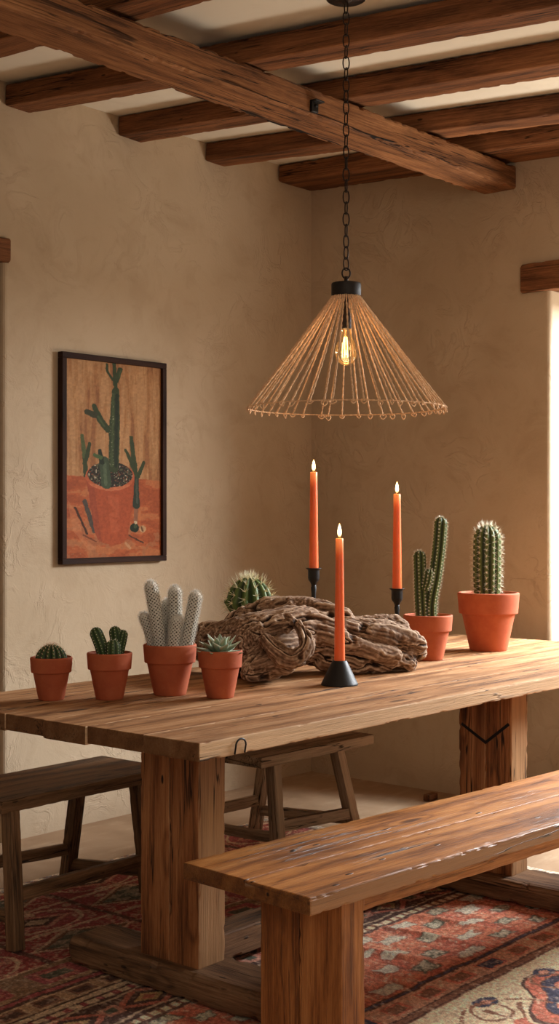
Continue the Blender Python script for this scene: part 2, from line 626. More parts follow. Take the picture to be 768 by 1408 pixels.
def flame_mat():
    t = NT('candle_flame')
    g = t.attr()
    s = t.n('ShaderNodeSeparateXYZ'); t.l(g, s.inputs[0])
    c = t.ramp(s.outputs[2], [(.0, lin(255, 130, 40)), (.25, lin(255, 214, 140)), (.7, lin(255, 232, 180)), (1, lin(255, 170, 70))])
    e = t.n('ShaderNodeEmission')
    t.l(c, e.inputs[0])
    t.l(t.ramp(s.outputs[2], [(0, (.25, .25, .25)), (.3, (1, 1, 1)), (.75, (1, 1, 1)), (1, (.35, .35, .35))]), e.inputs[1])
    k = t.math('MULTIPLY', e.inputs[1].links[0].from_socket, 9.0)
    t.l(k, e.inputs[1])
    t.l(e.outputs[0], t.out.inputs[0])
    return t.m


M['flame'] = flame_mat()


def emit(name, col, s):
    t = NT(name)
    e = t.n('ShaderNodeEmission')
    e.inputs[0].default_value = col
    e.inputs[1].default_value = s
    t.l(e.outputs[0], t.out.inputs[0])
    return t.m


M['filament'] = emit('filament', lin(255, 190, 110), 9)


def glass():
    t = NT('amber_bulb_glass')
    fr = t.n('ShaderNodeFresnel'); fr.inputs[0].default_value = 1.35
    tr = t.n('ShaderNodeBsdfTransparent'); tr.inputs[0].default_value = (1.0, .94, .82, 1)
    gl = t.n('ShaderNodeBsdfGlossy'); gl.inputs['Roughness'].default_value = .05
    gl.inputs['Color'].default_value = (1, .9, .75, 1)
    mx = t.n('ShaderNodeMixShader')
    t.l(t.math('MULTIPLY', fr.outputs[0], .9), mx.inputs[0])
    t.l(tr.outputs[0], mx.inputs[1]); t.l(gl.outputs[0], mx.inputs[2])
    em = t.n('ShaderNodeEmission'); em.inputs[0].default_value = lin(255, 190, 110); em.inputs[1].default_value = .06
    ad = t.n('ShaderNodeAddShader')
    t.l(mx.outputs[0], ad.inputs[0]); t.l(em.outputs[0], ad.inputs[1])
    t.l(ad.outputs[0], t.out.inputs[0])
    return t.m


M['glass'] = glass()


def cord_mat():
    t = NT('twisted_jute_cord')
    g = t.attr()
    s = t.n('ShaderNodeSeparateXYZ'); t.l(g, s.inputs[0])
    p = t.obj()
    a = t.noise(p, 160, 3, .6)
    c = t.mix(t.smooth(a, .3, .7), lin(212, 168, 128), lin(240, 204, 164))
    return t.set(c, .85, t.bump(a, .5, .002), Specular_IOR_Level=.2)


M['cord'] = cord_mat()


def drift_mat():
    t = NT('weathered_driftwood')
    g = t.attr()
    s = t.n('ShaderNodeSeparateXYZ'); t.l(g, s.inputs[0])
    a = t.noise(t.obj(), 30, 4, .6)
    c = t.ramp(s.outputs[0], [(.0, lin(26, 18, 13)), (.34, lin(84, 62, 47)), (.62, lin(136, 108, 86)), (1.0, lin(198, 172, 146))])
    c = t.mix(t.math('MULTIPLY', t.smooth(a, .45, .7), .35), c, lin(112, 80, 56))
    f = t.noise(t.obj(), 180, 3, .6)
    return t.set(c, .85, t.bump(f, .35, .003), Specular_IOR_Level=.2)


M['drift'] = drift_mat()


def vcol_mat(name, rough, noise_scale, amt, bump, bd, ch=None):
    t = NT(name)
    c = t.attr('paint', 'Color')
    p = t.obj()
    a = t.noise(p, noise_scale, 3, .6)
    c2 = t.mix(t.smooth(a, .35, .65, 0, amt), c, tuple([.0] * 3) + (1,))
    return t.set(c2, rough, t.bump(a, bump, bd), Specular_IOR_Level=.15)


M['rug'] = vcol_mat('woven_wool_rug', .95, 260, .3, .8, .004)
M['canvas'] = vcol_mat('painted_canvas', .6, 320, .12, .3, .002)


def srgb_lin(a):
    a = np.clip(np.asarray(a, float) / 255, 0, 1)
    return np.where(a <= .04045, a / 12.92, ((a + .055) / 1.055) ** 2.4)


def grid_mesh(name, nu, nv, P, colour, mat, parent=None, off=(0, 0, 0)):
    """a nu x nv sheet with a painted colour at every vertex; P (nu*nv,3), colour sRGB"""
    me = bpy.data.meshes.new(name)
    P = P - np.asarray(off, float)
    i = np.arange((nu - 1) * (nv - 1))
    a = (i // (nv - 1)) * nv + i % (nv - 1)
    Q = np.stack([a, a + nv, a + nv + 1, a + 1], 1)
    me.vertices.add(nu * nv); me.vertices.foreach_set('co', P.astype(np.float32).ravel())
    me.loops.add(Q.size); me.loops.foreach_set('vertex_index', Q.astype(np.int32).ravel())
    me.polygons.add(len(Q))
    me.polygons.foreach_set('loop_start', np.arange(0, Q.size, 4, dtype=np.int32))
    me.polygons.foreach_set('use_smooth', [True] * len(Q))
    at = me.color_attributes.new('paint', 'FLOAT_COLOR', 'POINT')
    rgba = np.ones((nu * nv, 4), np.float32)
    rgba[:, :3] = srgb_lin(colour)
    at.data.foreach_set('color', rgba.ravel())
    me.materials.append(mat)
    me.update(calc_edges=True)
    me.validate()
    o = bpy.data.objects.new(name, me)
    COL.objects.link(o)
    if parent: o.parent = parent
    return o


# ================================================================== SETTING
WX, WY = 5.245, 4.24          # back wall plane, left wall plane
SLOPE = .045


def jb(Y):                    # underside of the joists (the roof falls gently towards the viewer)
    return 2.905 - SLOPE * (WY - Y)


JH = .085


def slab_wall(name, axis, plane, thick, u0, u1, z0, z1, hole, mat, notch):
    """plastered wall with one opening; axis 'x' runs along X at Y=plane, 'y' runs along Y at X=plane"""
    us = sorted(set(np.round(np.concatenate([np.arange(u0, u1, .16), [u1, hole[0], hole[1], notch[0], notch[1]]]), 4)))
    zs = sorted(set(np.round(np.concatenate([np.arange(z0, z1, .16), [z1, hole[2], hole[3], notch[2], notch[3]]]), 4)))
    b = .022
    import bmesh
    bm = bmesh.new()

    def w(u, d, z):
        return (u, plane + d, z) if axis == 'x' else (plane + d, u, z)
    vs = {}

    def V(u, z):
        k = (u, z)
        if k not in vs: vs[k] = bm.verts.new(w(u, 0, z))
        return vs[k]
    for i in range(len(us) - 1):
        for j in range(len(zs) - 1):
            cu, cz = (us[i] + us[i + 1]) / 2, (zs[j] + zs[j + 1]) / 2
            if any(h[0] < cu < h[1] and h[2] < cz < h[3] for h in (hole, notch)):
                continue
            bm.faces.new((V(us[i], zs[j]), V(us[i + 1], zs[j]), V(us[i + 1], zs[j + 1]), V(us[i], zs[j + 1])))
    bm.normal_update()
    r = bmesh.ops.extrude_face_region(bm, geom=bm.faces[:])
    d = Vector(w(0, thick, 0)) - Vector(w(0, 0, 0))
    bmesh.ops.translate(bm, vec=d, verts=[v for v in r['geom'] if isinstance(v, bmesh.types.BMVert)])
    bmesh.ops.recalc_face_normals(bm, faces=bm.faces[:])
    def uz(v): return (v.co.x if axis == 'x' else v.co.y, v.co.z)
    ed = []
    for e in bm.edges:
        if all(abs((v.co.y if axis == 'x' else v.co.x) - plane) < 1e-5 for v in e.verts) and len(e.link_faces) == 2 and e.calc_face_angle(0) > 1:
            ok = all(hole[0] - 1e-4 <= uz(v)[0] <= hole[1] + 1e-4 and hole[2] - 1e-4 <= uz(v)[1] <= hole[3] + 1e-4 for v in e.verts)
            if ok: ed.append(e)
    bmesh.ops.bevel(bm, geom=ed, offset=b, segments=4, affect='EDGES', profile=.5)
    me = bpy.data.meshes.new(name)
    bm.to_mesh(me); bm.free()
    for p in me.polygons: p.use_smooth = False
    me.materials.append(mat)
    o = bpy.data.objects.new(name, me)
    COL.objects.link(o)
    o['kind'] = 'structure'
    return o


DOOR = (2.35, 3.322, 0.0, 2.28)
WIN = (.75, 2.9, .722, 2.268)
slab_wall('wall_left', 'x', WY, .35, .4, 5.6, 0, 3.02, DOOR, M['wall'], (2.2, 3.352, 2.28, 2.376))
slab_wall('wall_back', 'y', WX, .35, -.9, WY, 0, 3.02, WIN, M['wall'], (.62, 3.04, 2.268, 2.397))

mb = MB()
rough_box(mb, (-.6, -1.2, -.1), ((1, 0, 0), (0, 1, 0), (0, 0, 1)), (6.3, 5.9, .1), 1, 0, .004, 0, .5)
fl = mb.build('floor', M['floor'], smooth=False); fl['kind'] = 'structure'

mb = MB()
cs = []
zc = lambda Y: jb(Y) + JH
V = [(.4, -.9, zc(-.9)), (5.6, -.9, zc(-.9)), (5.6, 4.59, zc(4.59)), (.4, 4.59, zc(4.59))]
V += [(a, b, c + .1) for a, b, c in V]
mb.add(V, [(0, 3, 2, 1), (4, 5, 6, 7), (0, 1, 5, 4), (1, 2, 6, 5), (2, 3, 7, 6), (3, 0, 4, 7)])
ce = mb.build('ceiling', M['ceil'], smooth=False); ce['kind'] = 'structure'

# closed plank door at the back of the left opening, window casing in the right-hand opening
mb = MB()
for k in range(5):
    rough_box(mb, (2.35 + k * .2, WY + .30, .004), ((0, 0, 1), (1, 0, 0), (0, 1, 0)), (2.27, .196, .035), 40 + k, .001, .004, 0, .2)
dr = mb.build('door_1', M['beam'], smooth=True); dr['kind'] = 'structure'
mb = MB()
for (p, ax, dm) in (((WX + .27, WIN[0], WIN[2]), ((0, 1, 0), (1, 0, 0), (0, 0, 1)), (WIN[1] - WIN[0], .05, .06)),
                    ((WX + .27, WIN[0], WIN[3] - .06), ((0, 1, 0), (1, 0, 0), (0, 0, 1)), (WIN[1] - WIN[0], .05, .06)),
                    ((WX + .27, WIN[0], WIN[2] + .06), ((0, 0, 1), (0, 1, 0), (1, 0, 0)), (WIN[3] - WIN[2] - .12, .06, .05)),
                    ((WX + .27, WIN[1] - .06, WIN[2] + .06), ((0, 0, 1), (0, 1, 0), (1, 0, 0)), (WIN[3] - WIN[2] - .12, .06, .05))):
    rough_box(mb, p, ax, dm, 50, .0005, .004, 0, .2)
wn = mb.build('window_1', M['frame'], smooth=True); wn['kind'] = 'structure'


def beam(name, p0, dims, axes, seed, mat, label, cat, group=None, **kw):
    mb = MB()
    c = np.asarray(p0, float)
    rough_box(mb, p0, axes, dims, seed, **kw)
    o = mb.build(name, mat, None, off=c, loc=tuple(c))
    return tag(o, label, cat, group, 'thing')


AX = ((1, 0, 0), (0, 1, 0), (0, 0, 1))
# lintels
beam('lintel', (WX - .022, .6215, 2.2685), (2.417, .37, .127), ((0, 1, 0), (1, 0, 0), (0, 0, 1)), 61, M['beam'],
     'dark wooden lintel set in the back wall over the daylit window opening', 'lintel', wob=.0006, bev=.008, chip=.005)
beam('lintel', (2.2015, WY - .02, 2.2805), (1.149, .369, .0945), AX, 62, M['beam'],
     'dark wooden lintel stub in the pale wall over the doorway beside the painting', 'lintel', wob=.0006, bev=.008, chip=.005)
# main beam
main = thing('ceiling_beam', (1.2, 3.065, 2.735), 'massive cracked hand-hewn beam crossing under all the thinner joists', 'beam', None, 0, 'thing')
mb = MB()
rough_box(mb, (1.2, 3.065, 2.735), AX, (WX - 1.2 - .004, .175, .102), 71, .0022, .008, .010, .015, 14)
mb.build('timber', M['beam_big'], main, off=(1.2, 3.065, 2.735))
mb = MB()
br = pt(442, 144, 4.86)
br = np.array([br[0], 3.064, br[2]])
rough_box(mb, (br[0] - .022, 3.052, br[2] - .024), AX, (.036, .014, .042), 72, .0008, .003)
rough_box(mb, (br[0] - .022, 3.035, br[2] + .014), AX, (.05, .03, .006), 73, .0004, .002)
sweep(mb, [(br[0] - .004, 3.053, br[2]), (br[0] - .004, 3.045, br[2])], .006, 10)
mb.build('iron_bracket', M['iron'], main, off=(1.2, 3.065, 2.735))

jl = [(2.82, .14, 0.0, 'thin dark joist nearest the viewer, crossing the top corner of the ceiling', 82),

      (3.330, .135, .095, 'thin dark joist whose wall end shows high above the doorway lintel', 83),
      (3.930, .145, .070, 'thin dark joist whose wall end is straight above the painting', 84),
      (4.470, .14, .095, 'thin dark joist next to the wide one lying against the back wall', 85),
      (4.985, .258, 0.0, 'wide dark joist lying tight against the back wall', 86)]
for X, W, sk, lab, sd in jl:
    # axis runs down the roof slope from the painting wall, slightly askew in plan
    ax = norm((sk, -1, -SLOPE))
    ac = norm(np.cross((0, SLOPE, -1.0), ax)); ac = ac if ac[0] > 0 else -ac
    up = np.cross(ax, ac)
    up = up if up[2] > 0 else -up
    beam('ceiling_joist', (X, WY - .003, jb(WY) - (.010 if sd == 83 else 0)), (3.6, W, JH - .003), (tuple(ax), tuple(ac), tuple(up)), sd, M['beam'],
         lab, 'beam', 'ceiling joists', wob=.002, bev=.007, chip=.006, step=.02)

# ================================================================== RUG
RX0, RX1, RY0, RY1 = 1.5, 4.33, 1.0, 3.72
du = .005
nu, nv = int((RX1 - RX0) / du), int((RY1 - RY0) / du)
gx, gy = np.meshgrid(np.linspace(RX0, RX1, nu), np.linspace(RY0, RY1, nv), indexing='ij')
X = gx.ravel(); Y = gy.ravel()
Q = np.stack([X, Y, X * 0], 1)
wx = X + (fbm(Q * 10, 3) - .5) * .026
wy = Y + (fbm(Q * 6, 5) - .5) * .020 + (vn(Q * 70, 6) - .5) * .004
lo = fbm(Q * 5, 11)
hi = vn(Q * 95, 12)
C = np.zeros((len(X), 3))
CR = dict(cream=(214, 186, 150), tan=(172, 136, 102), red=(180, 98, 78), crim=(152, 68, 70), navy=(48, 52, 72), dk=(70, 48, 42),
          green=(78, 84, 70), sage=(158, 154, 132), brown=(118, 78, 60), rose=(196, 134, 112), blue=(112, 118, 122), gold=(184, 146, 94))
def fill(m, c, a=1.0):
    c = np.array(CR[c] if isinstance(c, str) else c, float)
    mm = np.asarray(m, float)[:, None] * a
    C[:] = C * (1 - mm) + c * mm
def band(a, b):
    return (wy >= a) & (wy < b)
def cell(p, off=0.0):
    q = (wx + off) / p
    return np.floor(q), (q - np.floor(q) - .5) * p
fill(X > -9, 'cream')
# cream outer field with large winged medallions
b1 = band(1.0, 1.955)
i, lx = cell(.62, .10)
ly = wy - 1.70
rad = np.hypot(lx / .27, ly / .19); ang = np.arctan2(ly / .19, lx / .27)
dd = rad / (.86 + .14 * np.cos(4 * ang)) 
fill(b1 & (dd < 1.06), 'dk'); fill(b1 & (dd <= 1.0), 'red'); fill(b1 & (dd < .80), 'dk'); fill(b1 & (dd < .77), 'navy')
for qx, qy in ((.13, 0), (-.13, 0), (0, .085), (0, -.085)):
    fill(b1 & (np.hypot((lx - qx) / 1.3, ly - qy) < .030), 'red'); fill(b1 & (np.hypot((lx - qx) / 1.3, ly - qy) < .014), 'cream')
rs_ = np.hypot(lx, ly) / (.055 + .014 * np.cos(8 * np.arctan2(ly, lx)))
fill(b1 & (rs_ < 1), 'cream'); fill(b1 & (rs_ < .4), 'rose')
i, lx2 = cell(.62, .41)
rr = np.hypot(lx2, (wy - 1.72) * 1.2); an = np.arctan2((wy - 1.72) * 1.2, lx2)
fill(b1 & (dd > 1.1) & (rr < .10 + .06 * np.cos(8 * an)) & (np.abs(np.sin(4 * an)) < .28), 'brown')
fill(b1 & (dd > 1.1) & (rr < .04), 'red')
i, lx3 = cell(.31, .20)
fill(b1 & (np.hypot(lx3, (wy - 1.88) * 1.6) < .045), 'navy'); fill(b1 & (np.hypot(lx3 - .09, (wy - 1.52) * 1.5) < .05), 'brown')
fill(b1 & (np.hypot(lx3, (wy - 1.88) * 1.6) < .02), 'rose'); fill(b1 & (np.abs(np.hypot(lx3 + .05, (wy - 1.83)) - .055) < .005), 'brown')
fill(b1 & (np.abs(np.hypot(lx2, (wy - 1.72)) - .17) < .006) & (hi > .3), 'brown')
# guard stripes
fill(band(1.955, 1.985), 'brown'); fill(band(1.958, 1.964), 'dk'); fill(band(1.985, 1.992), 'dk')
g = band(1.992, 2.075); fill(g, 'rose'); fill(g, 'tan', .4)
i, lx = cell(.155); fill(g & (np.abs(lx) < .048) & (np.abs(wy - 2.034) < .028), 'red'); fill(g & (np.abs(lx) < .034) & (np.abs(wy - 2.034) < .02), 'brown')
fill(g & (np.abs(lx) < .04) & (np.abs(wy - 2.034) < .022) & (np.mod(i, 4) == 1), 'navy')
fill(band(2.075, 2.098), 'dk'); fill(band(2.083, 2.09), 'navy')
# brick red field scattered with small rounded blocks
r = band(2.098, 2.46); fill(r, (178, 96, 74)); fill(r & (lo > .52), (190, 112, 82), .7); fill(r & (np.mod(wy * 19, 1) < .2), (120, 46, 36), .35)
fill(r & (np.abs(np.mod(wx * 4.2 + .3 * lo, 1) - .5) < .10), (150, 68, 52), .55); fill(r & (np.abs(np.mod(wx * 8.4 + .2, 1) - .5) < .04), (206, 140, 112), .5)
for row, yy in enumerate((2.145, 2.215, 2.29, 2.365, 2.43)):
    i, lx = cell(.205, row * .087)
    h1 = np.mod(i * .618 + row * .37, 1)
    s = np.maximum(np.abs(lx) / (.030 + .024 * h1), np.abs(wy - yy + .012 * np.sin(i * 3.3)) / (.017 + .010 * np.mod(h1 * 7, 1)))
    s = s + (vn(Q * 55, 91) - .5) * .5
    fill(r & (s < 1.22), (120, 70, 56), .7); fill(r & (s < 1.0), 'green'); fill(r & (s < .85) & (hi > .3), 'sage')
    fill(r & (s < 1.0) & (h1 > .6), (186, 176, 156), .8)
fill(band(2.46, 2.475), 'dk'); fill(band(2.475, 2.50), 'cream'); fill(band(2.475, 2.50) & (np.mod(wx * 26, 1) < .4), 'brown'); fill(band(2.50, 2.508), 'dk')
# dark medallion band
k = band(2.508, 2.67); fill(k, 'dk'); i, lx = cell(.27, .05); ly = wy - 2.59
dd = np.abs(lx) / .12 + np.abs(ly) / .075
fill(k & (dd < 1.0), 'red'); fill(k & (dd < .72), 'dk'); fill(k & (dd < .45), 'gold'); fill(k & (dd < .25), 'red')
i, lx = cell(.27, .185); fill(k & (np.abs(lx) < .035) & (np.abs(ly) < .03), 'rose'); fill(k & (np.abs(lx) < .02) & (np.abs(ly) < .016), 'green')
fill(k & (np.abs(np.abs(ly) - .072 + .012 * np.abs(np.mod(wx * 9, 2) - 1)) < .005), 'cream', .8)
for y0 in (2.67, 2.70): fill(band(y0, y0 + .022), 'cream', .8); fill(band(y0 + .022, y0 + .03), 'dk')
fill(band(2.67, 2.692) & (np.mod(wx * 17, 1) < .35), 'crim')
# row of brown blocks
k = band(2.73, 2.80); fill(k, 'tan'); i, lx = cell(.125); fill(k & (np.abs(lx) < .05), 'cream', .5); fill(k & (np.abs(lx) < .042) & (np.abs(wy - 2.765) < .024), 'brown'); fill(k & (np.abs(lx) < .03) & (np.abs(wy - 2.765) < .014), 'dk')
fill(band(2.80, 2.815), 'dk'); fill(band(2.815, 2.835), 'crim'); fill(band(2.835, 2.842), 'dk')
k = band(2.842, 2.99); fill(k, 'tan'); fill(k & (lo > .5), (112, 82, 58), .7); i, lx = cell(.26); ly = wy - 2.915
s = np.maximum(np.abs(lx) / .085, np.abs(ly) / .05); fill(k & (s < 1), 'crim'); fill(k & (s < .7), 'rose', .6); fill(k & (np.abs(lx) < .05) & (np.abs(ly) < .022), 'green')
# crimson field of lattice and lozenges
k = band(2.99, 3.665); fill(k, 'crim'); fill(k & (lo > .54), (150, 62, 60), .8); fill(k & (hi > .62) & (lo > .5), 'cream', .55)
i, lx = cell(.44, .12); q = (wy - 2.99) / .225; jj = np.floor(q); ly = (q - jj - .5) * .225
par = np.mod(i + jj, 2)
dd = np.abs(lx) / .2 + np.abs(ly) / .1
fill(k & (dd < 1.05) & (par == 0), 'cream', .85); fill(k & (dd < .92) & (par == 0), 'brown')
chk = np.mod(np.floor((lx / .2 + ly / .1) * 2.2) + np.floor((lx / .2 - ly / .1) * 2.2), 2)
fill(k & (dd < .8) & (par == 0) & (chk == 0), 'green'); fill(k & (dd < .8) & (par == 0) & (chk == 1), 'sage', .7)
fill(k & (dd < .7) & (dd > .55) & (par == 1), 'rose'); fill(k & (dd < .5) & (par == 1), 'dk'); fill(k & (dd < .3) & (par == 1), 'cream', .8)
fill(k & (np.abs(np.hypot(lx, ly * 1.8) - .17) < .008) & (par == 1), 'cream', .9)
fill(k & (np.abs(np.abs(ly) - .108) < .0045), 'cream', .9); fill(k & (np.abs(np.abs(lx) - .214) < .006), 'dk', .8)
i, lx = cell(.15); fill(k & (np.mod(jj, 2) == 1) & (np.hypot(lx, (ly - .075) * 1.4) < .02), 'cream', .8)
k = band(3.665, 3.8); fill(k, 'cream'); fill(k & (np.mod(wx * 11 + wy * 14, 1) < .4), 'brown'); fill(k & (hi > .6), 'blue', .7)
# woven end with pale fringe
e = X > RX1 - .05; fill(e, (186, 176, 158)); fill(e & (np.mod(Y * 60, 1) < .35), (130, 116, 96))
C = C * .84 + np.array([196, 160, 140]) * .16
sp_ = (vn(Q * 130, 35) * .6 + .4 * vn(Q * 45, 36))
C = C + (np.clip(sp_ - .58, 0, 1) * 2.2)[:, None] * (np.array([214, 190, 164]) - C)
C *= (.80 + .40 * vn(Q * 160, 31))[:, None]
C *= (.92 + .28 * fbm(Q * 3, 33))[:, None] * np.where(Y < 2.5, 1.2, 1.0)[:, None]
C += ((vn(Q * 120, 37) > .8) * 22)[:, None]
Z = .0045 + .001 * vn(Q * 60, 41) + .0025 * fbm(Q * 6, 43)
for fx, fy, w, hgt, an, ln in ((3.20, 2.30, .022, .012, .18, .17), (3.42, 2.33, .02, .011, .15, .15), (3.58, 2.36, .018, .010, .2, .12), (3.05, 2.2, .02, .008, .1, .12)):
    ux = (X - fx) + (Y - fy) * an
    Z += hgt * np.exp(-(ux / w) ** 2) * np.exp(-((Y - fy) / ln) ** 2)
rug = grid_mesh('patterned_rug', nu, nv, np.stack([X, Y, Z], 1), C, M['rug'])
tag(rug, 'worn red and cream woven rug with geometric medallions lying under the table and benches', 'rug')
sol = rug.modifiers.new('thickness', 'SOLIDIFY'); sol.thickness = .004; sol.offset = -1

# ================================================================== TABLE
TZ, TT = .76, .044
RT = .009     # top of the rug
table = thing('dining_table', (3.66, 2.71, RT), 'long rustic plank dining table on two slab trestle legs', 'table')
o0 = (3.66, 2.71, RT)
mb = MB()
ys = [2.172, 2.36, 2.565, 2.73, 2.89, 3.07, 3.25]
for k in range(6):
    w = ys[k + 1] - ys[k]
    rough_box(mb, (2.272 + [0, .003, -.003, .002, 0, .002][k], ys[k] + .0007, TZ - TT - [0, .0, .004, .0, .002, .0][k]), AX,
              (2.768, w - .0014, TT + [0, .0, .004, 0, .002, 0][k]), 200 + k, .0004, .0018 if k else .003, .0010 if k else .0028, .010, 9)
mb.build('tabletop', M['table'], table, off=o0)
for nm, (x0, x1, y0, y1), sd in (('leg', (2.58, 2.685, 2.47, 2.69), 211), ('leg', (3.915, 4.02, 2.308, 2.515), 212)):
    mb = MB()
    n = 2
    for q in range(n):
        w = (y1 - y0) / n
        rough_box(mb, (x0, y0 + q * w, .085), ((0, 0, 1), (1, 0, 0), (0, 1, 0)), (TZ - TT - .085 - .003, x1 - x0, w - .0006), sd + 5 * q, .0010, .0032, .003, .012, 8)
    mb.build(nm, M['table_leg'], table, off=o0)
for (x0, x1, y0, y1), sd in (((2.545, 2.72, 2.07, 2.955), 221), ((3.872, 4.05, 1.86, 2.80), 222)):
    mb = MB()
    rough_box(mb, (x1, y0, RT), ((0, 1, 0), (-1, 0, 0), (0, 0, 1)), (y1 - y0, x1 - x0, .078), sd, .002, .014, .008, .015, 8)
    mb.build('foot', M['foot'], table, off=o0)
mb = MB()
rough_box(mb, (2.70, 2.575, .03), AX, (1.18, .105, .08), 231, .0015, .006, .006, .02, 8)
mb.build('stretcher', M['foot'], table, off=o0)
mb = MB()
s0 = on(327, 1030, TZ)
sx = 2.272 + .14
P = [(sx - .018, 2.171, TZ - .042)] + [(sx + .018 * math.cos(a) * -1, 2.167, TZ - .022 + .016 * math.sin(a)) for a in np.linspace(0, math.pi, 12)] + [(sx + .018, 2.171, TZ - .042)]
sweep(mb, P, .0022, 8)
mb.build('iron_staple', M['iron'], table, off=o0)

def onx(px, py, Xp):
    r = (px - 384) / F
    Z = Xp / (SA * r + CA)
    return pt(px, py, Z)


mb = MB()
for a_, b_ in (((633, 994), (667, 1021)), ((667, 1021), (700, 995))):
    a_ = onx(*a_, 3.913); b_ = onx(*b_, 3.913)
    d_ = norm(b_ - a_)
    rough_box(mb, a_ - np.array([0, 0, .006]), (d_, np.cross(d_, (1, 0, 0)), (1, 0, 0)), (np.linalg.norm(b_ - a_), .010, .003), 241, .0003, .001)
mb.build('iron_brace', M['iron'], table, off=o0)

# ================================================================== NEAR BENCH
b0 = np.array([2.275, 1.842, RT])
BR = math.radians(-4.2)
bench = thing('bench', tuple(b0), 'long glossy orange-brown plank bench in front of the table, nearest the viewer', 'bench', None, BR)
BT = .46 - RT
mb = MB()
rough_box(mb, (0, 0, BT - .04), AX, (2.15, .2065, .04), 301, .0006, .0035, .0035, .010, 9, .0006)
rough_box(mb, (.004, .208, BT - .04), AX, (2.146, .212, .04), 302, .0006, .0022, .0018, .010, 9, .0006)
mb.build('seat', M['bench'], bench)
for x0 in (.126, 1.86):
    mb = MB()
    for q, (ya, w) in enumerate(((.022, .132), (.155, .126))):
        rough_box(mb, (x0, ya, 0), ((0, 0, 1), (1, 0, 0), (0, 1, 0)), (BT - .043, .082, w), 311 + q + int(x0 * 10), .0008, .003, .003, .015, 8)
    mb.build('leg', M['bench_leg'], bench)
mb = MB()
rough_box(mb, (.21, .045, BT - .087), AX, (1.648, .03, .045), 321, .001, .004, .003, .03)
mb.build('apron', M['bench_leg'], bench)


# ================================================================== STOOL BENCHES
def bar(mb, a, b, w, h, seed, side=(1, 0, 0), **kw):
    a = np.asarray(a, float); b = np.asarray(b, float)
    L = np.linalg.norm(b - a)
    d = norm(b - a)
    s = norm(np.asarray(side, float) - d * np.dot(side, d))
    u = np.cross(d, s)
    rough_box(mb, a - s * w / 2 - u * h / 2, (d, s, u), (L, w, h), seed, **kw)


def stool(name, label, mat, x0, x1, y0, y1, top, legs, seed, longz, shortz, thick=.038):
    c = np.array([(x0 + x1) / 2, (y0 + y1) / 2, RT])
    t = thing(name, tuple(c), label, 'stool', 'low plank stools behind the table')
    mb = MB()
    w = (y1 - y0) / 2
    rough_box(mb, (x0, y0, top - thick), AX, (x1 - x0, y1 - y0, thick), seed, .0006, .004, .0016, .012, 14)
    mb.build('seat', mat, t, off=c)
    for k, (tx, ty, bx, by) in enumerate(legs):
        mb = MB()
        a = np.array([tx, ty, top - thick + .002]); b = np.array([bx, by, RT])
        bar(mb, b, a, .042, .042, seed + 3 + k, wob=.0008, bev=.003, chip=.0015, step=.015)
        mb.v[-1][:, 2] = np.maximum(mb.v[-1][:, 2], RT + .0004)
        mb.build('leg', mat, t, off=c)

    def at(k, z):
        tx, ty, bx, by = legs[k]
        q = (z - RT) / (top - thick - RT)
        return np.array([bx + (tx - bx) * q, by + (ty - by) * q, z])
    for (i, j, za, zb, h) in ((0, 1, longz[0], longz[1], .042), (0, 2, shortz, shortz, .035), (1, 3, shortz - .01, shortz - .03, .038), (2, 3, longz[0], longz[1], .04)):
        mb = MB()
        a, b = at(i, za), at(j, zb)
        bar(mb, a, b, .024, h, seed + 11 + i + 3 * j, side=np.cross(b - a, (0, 0, 1)), wob=.001, bev=.003, chip=.002, step=.03)
        mb.build('stretcher', mat, t, off=c)
    return t


# legs: near-left, near-right, far-left, far-right  (top x,y, bottom x,y)
stool('plank_stool', 'dark brown low plank stool below the painting, with a squared near leg', M['stool_dark'], 2.495, 3.20, 3.187, 3.53, .446,
      [(2.54, 3.205, 2.52, 3.155), (3.10, 3.25, 3.19, 3.29), (2.54, 3.49, 2.5, 3.6), (3.035, 3.46, 3.13, 3.635)], 401, (.165, .13), .10)
stool('plank_stool', 'greyish weathered plank stool with splayed legs tucked between the two table legs', M['stool_grey'], 3.52, 4.18, 3.068, 3.42, .446,
      [(3.62, 3.10, 3.605, 3.055), (3.985, 3.10, 4.09, 3.07), (3.62, 3.38, 3.56, 3.48), (3.95, 3.41, 4.03, 3.55)], 431, (.19, .165), .15)

# small block on the floor
bp = on(590, 1103, .0)
beam('wooden_block', (bp[0], bp[1], .001), (.07, .035, .03), AX, 451, M['beam'], 'tiny dark wooden block on the bare floor seen just above the near bench', 'block', wob=.001, bev=.004)

# ================================================================== PAINTING
FX0, FX1, FZ0, FZ1 = 3.600, 4.196, 1.086, 1.954
FYF = WY - .032
art = thing('framed_painting', ((FX0 + FX1) / 2, WY, FZ0), 'dark framed painting of a tall cactus in a terracotta pot hanging on the pale wall', 'painting')
oa = ((FX0 + FX1) / 2, WY, FZ0)
mb = MB()
fw = .024
fd = .030
for (p, ax, dm) in (((FX0, FYF, FZ0), ((1, 0, 0), (0, 1, 0), (0, 0, 1)), (FX1 - FX0, fd, fw)), ((FX0, FYF, FZ1 - fw), ((1, 0, 0), (0, 1, 0), (0, 0, 1)), (FX1 - FX0, fd, fw)),
                    ((FX0, FYF, FZ0 + fw), ((0, 0, 1), (1, 0, 0), (0, 1, 0)), (FZ1 - FZ0 - 2 * fw, fw, fd)), ((FX1 - fw, FYF, FZ0 + fw), ((0, 0, 1), (1, 0, 0), (0, 1, 0)), (FZ1 - FZ0 - 2 * fw, fw, fd))):
    rough_box(mb, p, ax, dm, 501, .0003, .002, 0, .08, 4)
mb.build('frame', M['frame'], art, off=oa)
cx0, cx1, cz0, cz1 = FX0 + fw - .002, FX1 - fw + .002, FZ0 + fw - .002, FZ1 - fw + .002
nu, nv = 276, 412
